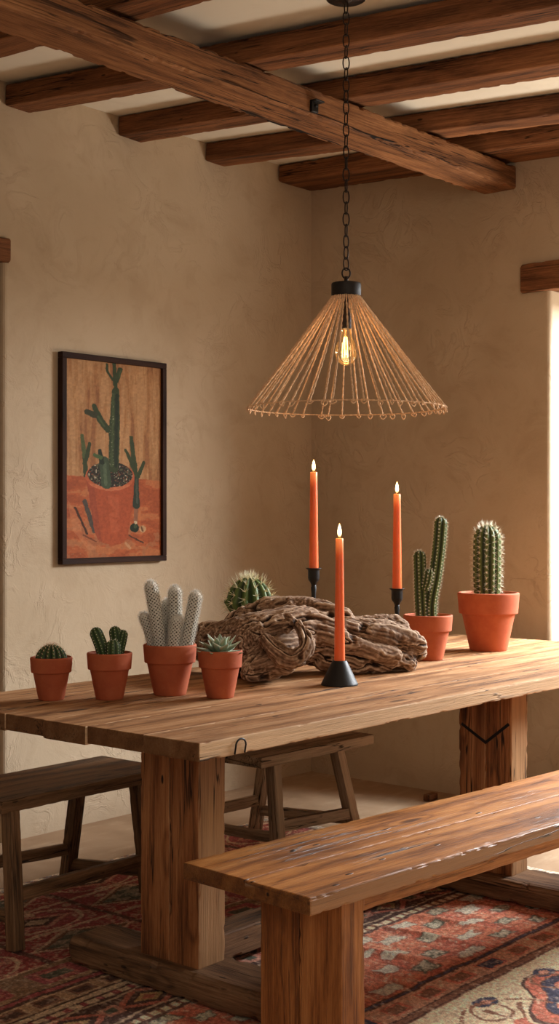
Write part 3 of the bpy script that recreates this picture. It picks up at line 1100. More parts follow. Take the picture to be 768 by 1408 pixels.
gx, gz = np.meshgrid(np.linspace(cx0, cx1, nu), np.linspace(cz0, cz1, nv), indexing='ij')
U = ((gx - cx0) / (cx1 - cx0)).ravel(); Vv = 1 - ((gz - cz0) / (cz1 - cz0)).ravel()
x = 137 + 525 * U
yt, yb_ = 100 + (x - 137) * .076, 1208 - (x - 137) * .053
y = yt + (yb_ - yt) * Vv
Q2 = np.stack([x / 60, y / 60, x * 0], 1)
C = np.zeros((len(x), 3))
jit = (fbm(Q2 * 3, 61) - .5)
xx = x + jit * 7; yy = y + (fbm(Q2 * 3, 63) - .5) * 7
streak = fbm(np.stack([x / 26, y / 300, x * 0], 1), 65, 5)
fill(x > -1, (184, 132, 84)); fill(streak > .52, (168, 112, 66), .6); fill(streak > .6, (138, 86, 48), .5); fill(streak < .42, (202, 152, 102), .6)
hz = yy > 748 + (x - 137) * .03
st2 = fbm(np.stack([x / 90, y / 40, x * 0], 1), 67, 4)
fill(hz, (182, 94, 50)); fill(hz & (st2 > .55), (164, 80, 42), .8); fill(hz & (st2 < .42), (196, 120, 72), .7)
fill(hz & (y > 1000) & (fbm(Q2 * 1.5, 68) > .52), (176, 112, 72), .7)
def seg(a, b, r0, r1=None):
    r1 = r0 if r1 is None else r1
    a = np.array(a, float); b = np.array(b, float)
    d = b - a
    t = np.clip(((xx - a[0]) * d[0] + (yy - a[1]) * d[1]) / (d @ d), 0, 1)
    return np.hypot(xx - a[0] - t * d[0], yy - a[1] - t * d[1]) < r0 + (r1 - r0) * t
def poly(pts):
    ins = np.zeros(len(xx), bool)
    n = len(pts)
    for i in range(n):
        (x1, y1), (x2, y2) = pts[i], pts[(i + 1) % n]
        c = ((y1 > yy) != (y2 > yy)) & (xx < (x2 - x1) * (yy - y1) / ((y2 - y1) or 1e-9) + x1)
        ins ^= c
    return ins
GR, GD, GL = (58, 68, 36), (38, 46, 28), (84, 96, 56)
fill(seg((240, 890), (290, 1050), 12), (84, 72, 60)); fill(seg((190, 925), (252, 1065), 6), (74, 46, 28)); fill(seg((235, 1075), (300, 1110), 4), (120, 66, 40))
fill(poly([(150, 880), (200, 960), (230, 1080), (300, 1150), (260, 1160), (180, 1050)]), (206, 132, 88), .45)
fill(seg((478, 1072), (558, 1110), 4), (84, 54, 34)); fill(seg((460, 1115), (485, 1140), 7), (196, 140, 96)); fill(seg((555, 1035), (555, 1036), 18), (200, 156, 110)); fill(seg((548, 1025), (556, 1045), 5), (120, 80, 50))
fill(seg((520, 905), (515, 1000), 11), (150, 98, 70)); fill(seg((508, 1028), (509, 1029), 25), GD); fill(seg((512, 1020), (513, 1022), 10), GL, .6); fill(seg((515, 998), (516, 999), 9), (210, 180, 140))
fill(seg((245, 745), (240, 640), 11, 13), GR); fill(seg((240, 640), (226, 525), 13, 8), (84, 92, 50)); fill(seg((247, 660), (266, 570), 12, 9), GR)
fill(seg((519, 905), (514, 730), 20, 16), (52, 58, 42)); fill(seg((514, 730), (490, 530), 16, 10), GR); fill(seg((508, 705), (460, 600), 13, 8), GR); fill(seg((530, 745), (562, 665), 11, 9), GR); fill(seg((524, 890), (520, 760), 6), (92, 96, 78), .6)
fill(poly([(246, 760), (262, 860), (290, 1050), (310, 1100), (340, 1118), (385, 1125), (430, 1120), (462, 1100), (475, 1050), (498, 900), (508, 760)]), (176, 82, 44))
fill(poly([(246, 760), (262, 860), (290, 1050), (310, 1100), (330, 1112), (310, 950), (290, 810)]), (154, 72, 44), .7)
fill(poly([(360, 840), (420, 850), (430, 1050), (380, 1060)]) & (st2 > .45), (192, 96, 56), .7)
el = np.hypot((xx - 376) / 132, (yy - 748) / 80)
fill(el < 1.0, (190, 96, 56)); fill((el < 1.0) & (yy > 790), (204, 116, 74))
e2 = np.hypot((xx - 376) / 122, (yy - 738) / 70)
fill(e2 < 1, (46, 40, 28)); fill((e2 < 1) & (vn(Q2 * 9, 71) > .72), (92, 88, 60)); fill((e2 < 1) & (vn(Q2 * 8, 73) > .86), (214, 196, 164)); fill((e2 < 1) & (vn(Q2 * 10, 75) > .84), (140, 70, 44))
fill(seg((355, 790), (342, 665), 28, 26), (66, 78, 52)); fill(seg((352, 790), (345, 680), 9), (98, 112, 82), .7); fill(seg((330, 670), (320, 608), 14, 10), GD); fill(seg((325, 645), (292, 632), 10, 9), (78, 98, 54))
fill(seg((394, 700), (398, 480), 27, 30), GR); fill(seg((398, 480), (405, 275), 30, 20), GR); fill(seg((406, 690), (412, 300), 9), GD, .8); fill(seg((384, 690), (392, 300), 6), GL, .6)
fill(seg((405, 270), (405, 215), 10), GR); fill(seg((403, 240), (397, 118), 11), GR); fill(seg((390, 215), (360, 170), 7), GR); fill(seg((360, 170), (357, 130), 7), GR); fill(seg((412, 218), (430, 155), 11, 13), GR); fill(seg((425, 200), (432, 160), 4), GL, .6)
fill(seg((365, 490), (322, 440), 18, 16), GR); fill(seg((322, 440), (289, 362), 17, 13), GR); fill(seg((292, 412), (252, 394), 17, 15), (62, 62, 36)); fill(seg((345, 470), (310, 420), 5), GL, .6)
dots = vn(Q2 * 14, 77)
fill((dots > .86) & (np.abs(xx - 382) < 12) & (yy < 700) & (yy > 280), (170, 172, 132), .8)
C *= (.80 + .2 * fbm(Q2 * 6, 79))[:, None]
P = np.stack([gx.ravel(), np.full(gx.size, WY - .019), gz.ravel()], 1)
grid_mesh('canvas', nu, nv, P, C, M['canvas'], art, oa)

# ================================================================== POTS AND PLANTS
def pot_part(parent, R, H, rb=.6):
    rb *= R
    rt = R * .875
    zr = H * .64
    t = R * .085
    def bodyr(z): return rb + (rt - rb) * z / (H * .68)
    prof = [(0, .0), (rb - .004, 0), (rb - .0012, .0008), (rb, .003)]
    prof += [(bodyr(z), z) for z in np.linspace(.012, zr - .002, 8)]
    prof += [(bodyr(zr), zr - .0006), (R * .955 - .003, zr), (R * .955 - .0008, zr + .0008), (R * .955, zr + .003)]
    prof += [(R * .955 + R * .045 * k, zr + (H - zr) * (.1 + .8 * k)) for k in (0, .33, .66, 1)]
    prof += [(R, H - .004), (R - .0012, H - .0012), (R - .004, H), (R - t + .002, H), (R - t, H - .002), (R - t - .001, H - .006), (R * .86, H * .80), (R * .5, H * .78), (0, H * .78)]
    mb = MB(); lathe(mb, prof, 64)
    mb.build('pot', M['terra'], parent)
    mb = MB()
    rs = R * .87
    k = 14
    n = 40
    V = []; Fc = []
    for i in range(k):
        for j in range(n):
            a = j / n * 2 * math.pi
            r = rs * i / (k - 1)
            V.append((r * math.cos(a), r * math.sin(a), H * .87 - .003 * (i / (k - 1)) ** 2))
    V = np.array(V)
    V[:, 2] += (vn(V * 180, 3) - .5) * .007
    for i in range(k - 1):
        for j in range(n):
            j2 = (j + 1) % n
            Fc.append((i * n + j, (i + 1) * n + j, (i + 1) * n + j2, i * n + j2))
    mb.add(V, Fc)
    mb.build('soil', M['soil'], parent)
    return H * .87


def column(P, R, dome=True, rows=50, belly=0.0, base=.9):
    """centre line and radii of a cactus column with a rounded tip"""
    P = spline(P, 60)
    d = np.concatenate([[0], np.cumsum(np.linalg.norm(np.diff(P, axis=0), axis=1))])
    L = d[-1]
    hd = min(R * 1.15, L * .6)
    s1 = np.linspace(0, L - hd, rows)
    ph = np.linspace(0, math.pi / 2, 12)[1:]
    s = np.concatenate([s1, L - hd + hd * np.sin(ph)])
    rr = np.concatenate([R * (base + (1 - base) * np.clip(s1 / (L * .4), 0, 1) + belly * np.sin(np.clip(s1 / L, 0, 1) * math.pi)), R * np.maximum(np.cos(ph), .02)])
    C_ = np.stack([np.interp(s, d, P[:, k]) for k in range(3)], 1)
    return C_, rr


def stem(parent, P, R, ribs, depth, mat, smat, nm='stem', spl=.008, spn=4, gap=.008, srad=.0005, n=None, seed=0, top_extra=1.0, wool=.0011, up=.2, sname='spines', belly=0.0, base=.9, cover=1.0, toplen=1.0):
    C_, rr = column(P, R, belly=belly, base=base)
    n = n or ribs * 8
    mb = MB()
    sweep(mb, C_, rr, n, ribs, depth)
    o = mb.build(nm, mat, parent)
    T, N, B = frames(C_)
    d = np.concatenate([[0], np.cumsum(np.linalg.norm(np.diff(C_, axis=0), axis=1))])
    L = d[-1]
    rg = np.random.default_rng(seed)
    bs, ds, ls, rs = [], [], [], []
    wb = []
    # surface arc length so that spines cover the dome too
    arc = np.concatenate([[0], np.cumsum(np.hypot(np.diff(d), np.diff(rr)))])
    for k in range(ribs):
        th = 2 * math.pi * k / ribs
        ss = np.arange(gap * (.5 + .5 * (k % 2)), arc[-1] - gap * .3, gap)
        for a in ss:
            s = np.interp(a, arc, d)
            c = np.array([np.interp(s, d, C_[:, q]) for q in range(3)])
            r = np.interp(s, d, rr) * (1 + depth)
            i = min(np.searchsorted(d, s), len(d) - 1)
            out = math.cos(th) * N[i] + math.sin(th) * B[i]
            f = np.interp(s, d, np.gradient(rr, d + np.arange(len(d)) * 1e-9)) if False else 0
            tipf = np.clip((s - (L - R)) / R, 0, 1)
            nrm = norm(out * (1 - tipf * .8) + T[i] * tipf)
            p = c + out * r * .985
            wb.append((p, nrm, r))
            side = norm(np.cross(T[i], out))
            for q in range(spn):
                aa = q / spn * 2 * math.pi + rg.uniform(-.4, .4)
                spread = .15 if q == 0 else rg.uniform(.5, 1.15)
                dv = nrm + spread * (math.cos(aa) * T[i] + math.sin(aa) * side) + T[i] * up
                bs.append(p); ds.append(dv)
                ls.append(spl * rg.uniform(.55, 1.15) * (1 + (toplen - 1) * tipf)); rs.append(srad)
    mb = MB()
    cones(mb, bs, ds, np.array(ls), np.array(rs))
    if wool:
        W = np.array([p for p, _, _ in wb]); Nn = np.array([q for _, q, _ in wb])
        oct_ = np.array([(1, 0, 0), (-1, 0, 0), (0, 1, 0), (0, -1, 0), (0, 0, 1), (0, 0, -1)], float) * wool
        fo = [(0, 2, 4), (2, 1, 4), (1, 3, 4), (3, 0, 4), (2, 0, 5), (1, 2, 5), (3, 1, 5), (0, 3, 5)]
        for p in W:
            mb.add(oct_ + p, fo)
    mb.build(sname, smat, o, smooth=False)
    return o


def potted(name, label, cat, px, py, R, H, group='cacti and succulent in terracotta pots'):
    p = on(px, py, TZ)
    t = thing(name, tuple(p), label, cat, group)
    Z_ = CA * p[0] + SA * p[1]
    top = pot_part(t, R, H)
    return t, p, Z_, top


def loc_pts(p, Z_, pts):
    out = []
    for q in pts:
        zz = Z_ + (q[2] if len(q) > 2 else 0)
        out.append(pt(q[0], q[1], zz) - p)
    return out


PX = lambda n, Z_: n * Z_ / F
# 1 small barrel
t, p, Zd, st = potted('potted_cactus', 'little round ribbed cactus with reddish tips, in the pot at the end of the row', 'cactus', 70.5, 962, .0605, .1235)
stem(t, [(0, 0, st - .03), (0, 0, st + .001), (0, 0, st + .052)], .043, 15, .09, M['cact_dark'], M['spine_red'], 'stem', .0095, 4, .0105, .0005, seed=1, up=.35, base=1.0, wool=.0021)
# 2 three stubby columns
t, p, Zd, st = potted('potted_cactus', 'small dark cactus of three stubby columns, between the round and the fuzzy white one', 'cactus', 150.5, 961, .0655, .135)
for k, (pp, r, zo) in enumerate((([(146, 905), (139, 888), (129, 863)], 8.5, 0), ([(158, 905), (160, 885), (157, 861)], 8, .03), ([(160, 905), (165, 888), (170, 866)], 7, .03), ([(155.5, 906), (155.5, 895), (155.5, 879)], 9.5, -.022))):
    P = loc_pts(p, Zd, [(a, b, zo) for a, b in pp])
    P[0] = np.array([P[0][0], P[0][1], st - .02])
    stem(t, P, PX(r, Zd), 8, .07, M['cact_dark2'], M['spine_white'], 'stem', .0036, 4, .0085, .0005, seed=20 + k, wool=.0015, base=.95)
# 3 white fuzzy columns
t, p, Zd, st = potted('potted_cactus', 'cluster of fuzzy white finger-like cactus columns, biggest pot of the front row', 'cactus', 233.5, 955, .079, .150)
for k, (pp, r, zo) in enumerate((([(222, 893), (215, 850), (206, 799)], 9.2, -.005), ([(214, 895), (207, 870), (196, 842)], 8.5, .02), ([(232, 893), (229, 860), (229, 824)], 7.5, .035), ([(240, 893), (240, 850), (240.5, 806)], 9.6, .012),
                                 ([(237, 895), (241, 870), (244, 846)], 8.6, -.03), ([(252, 893), (262, 855), (270, 813)], 9.2, -.012))):
    P = loc_pts(p, Zd, [(a, b, zo) for a, b in pp])
    P[0] = np.array([P[0][0], P[0][1], st - .02])
    stem(t, P, PX(r, Zd) * .95, 10, .03, M['cact_grey'], M['fuzz'], 'stem', .0085, 10, .0085, .00042, n=96, seed=40 + k, wool=0, base=.96, up=.15, toplen=1.3)
# 4 succulent rosette
t, p, Zd, st = potted('potted_succulent', 'pale green pointed rosette succulent in a pot against the driftwood', 'succulent', 302.5, 959, .0655, .1385)


def leaf(mb, base, ang, tilt, L, W, thick=.004, curl=.3):
    k, m = 12, 7
    V, G = [], []
    ca, sa = math.cos(ang), math.sin(ang)
    for i in range(k):
        u = i / (k - 1)
        w = W * (.38 + .62 * math.sin(min(u / .42, 1) * math.pi / 2)) * (1 if u < .42 else max(0.0, 1 - ((u - .42) / .58) ** 1.25)) + .0002
        r = L * u
        tl = tilt + curl * u
        x_, z_ = r * math.cos(tl), r * math.sin(tl)
        for j in range(m):
            s = j / (m - 1) * 2 - 1
            zz = z_ + abs(s) ** 1.6 * w * .45
            xl = x_ - abs(s) ** 1.6 * w * .45 * math.sin(tl)
            V.append((base[0] + xl * ca - s * w * sa, base[1] + xl * sa + s * w * ca, base[2] + zz)); G.append((max(abs(s), (u - .75) / .25 if u > .75 else 0), u, 0))
    n0 = len(V)
    for i in range(k):
        for j in range(m):
            q = V[i * m + j]; s = j / (m - 1) * 2 - 1
            V.append((q[0], q[1], q[2] - thick * (1 - s * s) * (1 - (i / (k - 1)) ** 3) - .0003)); G.append(G[i * m + j])
    Fc = []
    for i in range(k - 1):
        for j in range(m - 1):
            a = i * m + j
            Fc.append((a, a + m, a + m + 1, a + 1))
            Fc.append((n0 + a, n0 + a + 1, n0 + a + m + 1, n0 + a + m))
    for i in range(k - 1):
        a = i * m; b = i * m + m - 1
        Fc.append((a, n0 + a, n0 + a + m, a + m)); Fc.append((b, b + m, n0 + b + m, n0 + b))
    mb.add(V, Fc, G)


mb = MB()
rg = np.random.default_rng(5)
for ring, (cnt, tl, L, W, hz_) in enumerate(((9, .10, .070, .0135, .004), (9, .42, .066, .0135, .009), (7, .80, .060, .0125, .012), (5, 1.12, .050, .011, .014), (3, 1.38, .036, .008, .016))):
    for k in range(cnt):
        a = 2 * math.pi * (k + .5 * (ring % 2)) / cnt + rg.uniform(-.12, .12) + ring * .4
        leaf(mb, (.006 * math.cos(a), .006 * math.sin(a), st + hz_), a, tl + rg.uniform(-.08, .08), L * rg.uniform(.9, 1.08), W * rg.uniform(.92, 1.08), .005, .12)
mb.build('rosette', M['leaf'], t)
# 5 branching column cactus
t, p, Zd, st = potted('potted_cactus', 'branching cactus with one tall thin arm, in the pot behind the tip of the driftwood', 'cactus', 588, 907, .090, .165)
for k, (pp, r, rb_) in enumerate((([(592, 862), (591, 830), (598, 790), (603, 750), (606, 711)], 8.0, 7), ([(580, 862), (578, 825), (577, 790), (576, 757)], 7.6, 7), ([(583, 812), (587, 800), (590, 782)], 5.2, 7))):
    P = loc_pts(p, Zd, [(a, b, [0, -.01, -.03][k]) for a, b in pp])
    if k < 2: P[0] = np.array([P[0][0], P[0][1], st - .02])
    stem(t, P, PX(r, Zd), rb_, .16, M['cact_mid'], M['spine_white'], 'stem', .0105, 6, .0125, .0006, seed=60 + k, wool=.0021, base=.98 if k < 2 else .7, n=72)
# 6 thick column
t, p, Zd, st = potted('potted_cactus', 'single thick upright cactus column in the largest terracotta pot', 'cactus', 671, 894, .120, .226)
P = loc_pts(p, Zd, [(669, 835), (669, 780), (669.5, 722)])
P[0] = np.array([P[0][0], P[0][1], st - .02])
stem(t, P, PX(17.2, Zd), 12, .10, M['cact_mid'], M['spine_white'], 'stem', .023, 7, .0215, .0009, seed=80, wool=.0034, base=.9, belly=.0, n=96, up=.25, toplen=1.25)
# 7 globe behind the driftwood
gp = pt(342.5, 860, 4.83)
t = thing('potted_cactus', (gp[0], gp[1], TZ), 'spiny green globe cactus rising behind the driftwood, its pot hidden', 'cactus', 'cacti and succulent in terracotta pots')
st = pot_part(t, .072, .15)
gc_ = pt(342.5, 820, 4.83)
cz = gc_[2] - TZ
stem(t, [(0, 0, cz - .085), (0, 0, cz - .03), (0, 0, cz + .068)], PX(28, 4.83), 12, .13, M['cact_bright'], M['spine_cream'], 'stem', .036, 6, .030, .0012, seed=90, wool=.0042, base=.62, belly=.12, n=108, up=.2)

# ================================================================== CANDLES
def candle(px, zdist, yb_px, yt_px, r0, r1, label, hl, kind, by=None):
    b = pt(px, yb_px, zdist); tp = pt(px, yt_px, zdist)
    base = np.array([b[0], b[1], b[2]])
    L = tp[2] - b[2]
    holder = thing('candle_holder', (b[0], b[1], TZ), hl, 'candle holder', 'black candle holders')
    hz = b[2] - TZ
    mb = MB()
    if kind == 'cone':
        prof = [(0, .0), (.0565, 0), (.058, .0015), (.058, .004), (.0565, .007)] + [(.0565 - (.0565 - .0235) * k, .007 + (hz - .010) * k) for k in (.25, .5, .75, 1)] + [(.0215, hz - .0005), (.0205, hz), (r0 + .0012, hz), (r0 + .001, hz - .002), (r0 + .001, hz - .018), (0, hz - .018)]
        lathe(mb, prof, 56); mb.build('cone_base', M['iron'], holder)
    else:
        cup = .050
        prof = [(0, 0), (.046, 0), (.048, .003), (.046, .008), (.02, .016), (.011, .03), (.0085, .06), (.0075, hz * .5), (.0085, hz - cup - .045), (.0105, hz - cup - .022), (.0085, hz - cup - .018), (.0095, hz - cup - .012)]
        lathe(mb, prof, 40); mb.build('stem', M['iron'], holder)
        mb = MB()
        prof = [(0, hz - cup - .0125), (.0095, hz - cup - .0125), (.013, hz - cup - .004), (.020, hz - cup + .006), (.0215, hz - cup + .014), (.0215, hz - .010), (.0225, hz - .0055), (.0285, hz - .003), (.029, hz - .001), (.0285, hz), (r0 + .002, hz), (r0 + .0012, hz - .002), (r0 + .001, hz - .016), (0, hz - .016)]
        lathe(mb, prof, 40); mb.build('cup', M['iron'], holder)
    c = thing('taper_candle', (b[0], b[1], b[2] - .015), label, 'candle', 'lit orange taper candles')
    L2 = L + .015
    mb = MB()
    zz = np.linspace(.0, L2 - .003, 24)
    prof = [(0, 0)] + [(r0 + (r1 - r0) * (z / L2), z) for z in zz] + [(r1 - .001, L2 - .0008), (r1 - .0025, L2), (.002, L2 - .002), (0, L2 - .002)]
    lathe(mb, prof, 32)
    for k in range(len(mb.g)):
        mb.g[k][:, 0] = mb.g[k][:, 2] / L2; mb.g[k][:, 1:] = 0
    mb.build('wax', M['wax'], c)
    mb = MB()
    sweep(mb, spline([(0, 0, L2 - .003), (.0002, 0, L2 + .004), (.001, 0, L2 + .008)], 8), .0009, 8)
    mb.build('wick', M['soil'], c)
    mb = MB()
    fh = .046
    ks = np.linspace(0, 1, 22)
    prof = [(.0066 * (math.sin(math.pi * k ** .72) ** .9) * (1 - .25 * k) + (0 if k in (0, 1) else .0003), L2 + .002 + fh * k) for k in ks]
    lathe(mb, prof, 24)
    for k in range(len(mb.g)):
        mb.g[k][:, 2] = (mb.g[k][:, 2] - L2 - .002) / fh
    mb.build('flame', M['flame'], c)
    ld = bpy.data.lights.new('candle_glow', 'POINT'); ld.energy = .55; ld.color = (1, .55, .22); ld.shadow_soft_size = .012
    lo_ = bpy.data.objects.new('candle_glow', ld); lo_.location = (b[0], b[1], tp[2] + .085); COL.objects.link(lo_)


candle(431, 5.0, 781, 649, .0178, .0132, 'lit orange taper on the tallest holder, its flame highest of the three', 'tall slim black candle holder behind the driftwood, nearest the globe cactus', 'cup')
candle(545.5, 5.08, 809, 679, .0182, .0132, 'lit orange taper standing between the driftwood and the branching cactus', 'slim black candle holder behind the driftwood beside the branching cactus', 'cup')
candle(466.5, 4.20, 908, 740, .0172, .0118, 'lit orange taper in the cone holder in front of the driftwood', 'squat black cone candle holder in front of the driftwood', 'cone')

# ================================================================== DRIFTWOOD
def driftwood():
    T_ = [  # pixel x, y, distance, radius px
        [(262, 876, 4.62, 14), (285, 884, 4.55, 26), (320, 888, 4.45, 36), (358, 884, 4.42, 42), (395, 876, 4.45, 40), (425, 872, 4.5, 36)],
        [(398, 880, 4.4, 30), (372, 905, 4.3, 27), (352, 922, 4.24, 18), (337, 934, 4.20, 10)],
        [(330, 890, 4.40, 24), (310, 912, 4.38, 22), (300, 926, 4.36, 12)],
        [(318, 858, 4.56, 12), (345, 848, 4.55, 15), (375, 841, 4.55, 18), (412, 838, 4.55, 17), (450, 845, 4.54, 15), (476, 850, 4.52, 10)],
        [(362, 876, 4.25, 9), (378, 894, 4.22, 11), (400, 907, 4.21, 12), (418, 896, 4.21, 11), (421, 879, 4.23, 10), (411, 862, 4.27, 9), (396, 853, 4.32, 8)],
        [(340, 886, 4.33, 14), (362, 870, 4.30, 12), (384, 860, 4.30, 9), (398, 866, 4.28, 6)],
        [(350, 905, 4.28, 14), (376, 912, 4.25, 14), (398, 914, 4.25, 10)],
        [(400, 872, 4.5, 34), (440, 878, 4.52, 36), (480, 886, 4.55, 34), (520, 889, 4.58, 31), (552, 891, 4.60, 26), (574, 892, 4.62, 15)],
        [(440, 905, 4.46, 14), (480, 908, 4.48, 17), (520, 912, 4.52, 15), (556, 913, 4.55, 12), (570, 912, 4.56, 8)],
        [(405, 858, 4.5, 20), (440, 864, 4.52, 22), (478, 872, 4.55, 20), (515, 876, 4.58, 18), (550, 882, 4.6, 14)],
        [(470, 864, 4.58, 12), (505, 858, 4.60, 10), (535, 857, 4.62, 10), (556, 863, 4.62, 7)],
        [(500, 876, 4.5, 12), (535, 876, 4.52, 12), (565, 880, 4.56, 10), (578, 890, 4.58, 8)],
        [(420, 862, 4.43, 14), (455, 876, 4.44, 12), (500, 893, 4.46, 10), (545, 903, 4.5, 9)],
        [(290, 868, 4.5, 10), (330, 868, 4.42, 9), (362, 866, 4.35, 10), (392, 850, 4.4, 10), (430, 850, 4.44, 9), (470, 868, 4.46, 7)],
    ]
    tubes = []
    mb = MB()
    for q in T_:
        q = np.array(q, float)
        P = spline([pt(a, b, z) for a, b, z, r in q], 40)
        R = spline(np.stack([q[:, 3] * q[:, 2] / F] * 3, 1), 40)[:, 0]
        R = np.maximum(R, .004) * 1.06 + .001
        # keep clear of the table top
        P[:, 2] = np.maximum(P[:, 2], TZ + .006 + R * .98)
        tubes.append((P, R))
        # rounded ends
        e0 = P[0] - norm(P[1] - P[0]) * R[0] * .6; e1 = P[-1] + norm(P[-1] - P[-2]) * R[-1] * .6
        sweep(mb, np.vstack([[e0], P, [e1]]), np.concatenate([[R[0] * .45], R, [R[-1] * .45]]), 20)
    src = mb.build('driftwood_source', None)
    md = src.modifiers.new('r', 'REMESH'); md.mode = 'VOXEL'; md.voxel_size = .0028; md.use_smooth_shade = True
    dg = bpy.context.evaluated_depsgraph_get()
    ev = src.evaluated_get(dg)
    me = bpy.data.meshes.new_from_object(ev)
    n = len(me.vertices)
    V = np.zeros(n * 3); me.vertices.foreach_get('co', V); V = V.reshape(-1, 3)
    Nn = np.zeros(n * 3); me.vertices.foreach_get('normal', Nn); Nn = Nn.reshape(-1, 3)
    E_ = np.zeros(len(me.edges) * 2, np.int32); me.edges.foreach_get('vertices', E_); E_ = E_.reshape(-1, 2)
    deg = np.bincount(E_.ravel(), minlength=n).astype(float)[:, None]

    def lap(A):
        S = np.zeros_like(A)
        np.add.at(S, E_[:, 0], A[E_[:, 1]]); np.add.at(S, E_[:, 1], A[E_[:, 0]])
        return S / deg
    for _ in range(22): V = V * .4 + lap(V) * .6
    me.vertices.foreach_set('co', V.ravel()); me.update()
    me.vertices.foreach_get('normal', (tmp := np.zeros(n * 3))); Nn = tmp.reshape(-1, 3)
    best = np.full(n, 1e9); S = np.zeros(n); TH = np.zeros((n, 2)); ID = np.zeros(n)
    for k, (P, R) in enumerate(tubes):
        T, N, B = frames(P)
        d = np.concatenate([[0], np.cumsum(np.linalg.norm(np.diff(P, axis=0), axis=1))])
        D = np.linalg.norm(V[:, None, :] - P[None], axis=2)
        j = np.argmin(D - R[None], axis=1)
        val = D[np.arange(n), j] - R[j]
        m = val < best
        rel = V - P[j]
        a = np.einsum('ij,ij->i', rel, N[j]); b = np.einsum('ij,ij->i', rel, B[j]); c = np.einsum('ij,ij->i', rel, T[j])
        best[m] = val[m]; S[m] = (d[j] + c)[m]; TH[m, 0] = a[m]; TH[m, 1] = b[m]; ID[m] = k
    # strands of the log share one flow so that it reads as a single weathered piece; only the knot curls on its own
    own = np.isin(ID, (4,))
    ax = norm(pt(560, 902, 4.58) - pt(430, 862, 4.5))
    n1_ = norm(np.cross(ax, (0, 0, 1.0))); n2_ = np.cross(n1_, ax)
    rel = V - pt(430, 880, 4.5)
    bend = (fbm(V * 5, 51) - .5) * .10 + (fbm(V * 13, 52) - .5) * .035
    ga, gb, gcx = rel @ ax, rel @ n1_, rel @ n2_
    left = np.clip(-ga / .12, 0, 1)
    cx_ = np.where(own, S + ID * 1.7, ga + bend * .6)
    c1_ = np.where(own, TH[:, 0], gb + bend + left * ga * .35)
    c2_ = np.where(own, TH[:, 1], gcx + bend * .8 - left * ga * .30)

    def along(fs, ft, seed, o=2, rid=False):
        k_ = np.stack([cx_ * fs, c1_ * ft, c2_ * ft], 1)
        if not rid:
            return fbm(k_, seed, o) - .5
        t_, w_ = 0, 1.0
        for q_ in range(o):
            t_ = t_ + w_ * (1 - np.abs(2 * vn(k_ * 2.1 ** q_, seed + 7 * q_) - 1)); w_ *= .55
        return t_ / (2.2 if o > 2 else 1.55) - .5
    lobes = along(3.2, 20, 7)
    rid = along(3.5, 42, 9, 3, True)
    fine = along(8.0, 190, 10)
    cr = along(2.6, 34, 21, 1) + .5
    crack = np.clip(1 - np.abs(cr - .5) / .05, 0, 1) * np.clip((fbm(V * 8, 23) - .40) * 8, 0, 1)
    low = fbm(V * 9, 13) - .5
    pit = np.clip((vn(V * 26 + 3, 15) - .78) * 7, 0, 1)
    rough_ = (fbm(V * 60, 61, 3) - .5) * (1 + .8 * own) * (1 - .35 * left * ~own)
    rid = rid * np.where(own, .35, 1 - .40 * left)
    disp = .018 * lobes + .0125 * rid + .0055 * fine - .017 * crack + .024 * low - .012 * pit + .0075 * rough_
    V2 = V + Nn * disp[:, None]
    V2 = V2 * .9 + lap(V2) * .1
    V2[:, 2] = np.maximum(V2[:, 2], TZ + .0015)
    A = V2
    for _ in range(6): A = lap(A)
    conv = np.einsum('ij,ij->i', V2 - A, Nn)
    occ = np.clip(.52 + conv * 150 - .40 * crack - .35 * pit + rid * .35 + fine * .55, 0, 1)  # weathered tone plus crevice shade and pale ridge highlights put into the colour
    me.vertices.foreach_set('co', V2.ravel())
    at = me.attributes.get('gc') or me.attributes.new('gc', 'FLOAT_VECTOR', 'POINT')
    if at.domain != 'POINT' or at.data_type != 'FLOAT_VECTOR' or len(at.data) != n:
        me.attributes.remove(at); at = me.attributes.new('gc', 'FLOAT_VECTOR', 'POINT')
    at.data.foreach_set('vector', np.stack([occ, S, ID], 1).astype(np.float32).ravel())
    c = np.array([V2[:, 0].mean(), V2[:, 1].mean(), TZ])
    me.vertices.foreach_set('co', (V2 - c).ravel())
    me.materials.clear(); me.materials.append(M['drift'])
    me.polygons.foreach_set('use_smooth', [True] * len(me.polygons))
    me.update()
    sm = src.data
    bpy.data.objects.remove(src); bpy.data.meshes.remove(sm)
    o = bpy.data.objects.new('driftwood', me)
    o.location = c
    COL.objects.link(o)
    tag(o, 'gnarled grey-brown driftwood log lying along the middle of the table', 'driftwood')


driftwood()

# ================================================================== PENDANT LAMP
lz = 4.22
lp = pt(475.5, 560, lz)
LX, LY = lp[0], lp[1]
zc_ = zc(LY) - .0
lamp = thing('pendant_lamp', (LX, LY, 1.62), 'conical pendant lamp of spread jute cords hanging over the table on a dark chain', 'lamp')
lo0 = np.array([LX, LY, 1.62])
def zpx(y): return EYE - (y - 704) / F * lz
zb, zt0, zt1 = zpx(561), zpx(407), zpx(389)
R = 136.5 * lz / F
mb = MB()
lathe(mb, [(0, zt0 - .004), (.040, zt0 - .004), (.0435, zt0 - .002), (.045, zt0), (.0465, zt0 + .004), (.0465, zt1 - .005), (.045, zt1 - .001), (.042, zt1), (0, zt1 + .001)], 48)
mb.build('cap', M['cap'], lamp, off=(0, 0, 1.62))
mb = MB()
sweep(mb, [(0, 0, zt1), (0, 0, zt1 + .02)], .0065, 14)
P = [(.0125 * math.cos(a), 0, zt1 + .030 + .0165 * math.sin(a)) for a in np.linspace(0, 2 * math.pi, 28)[:-1]]
sweep(mb, np.array(P) @ np.array([[SA, -CA, 0], [CA, SA, 0], [0, 0, 1]]), .0026, 10, closed=True)
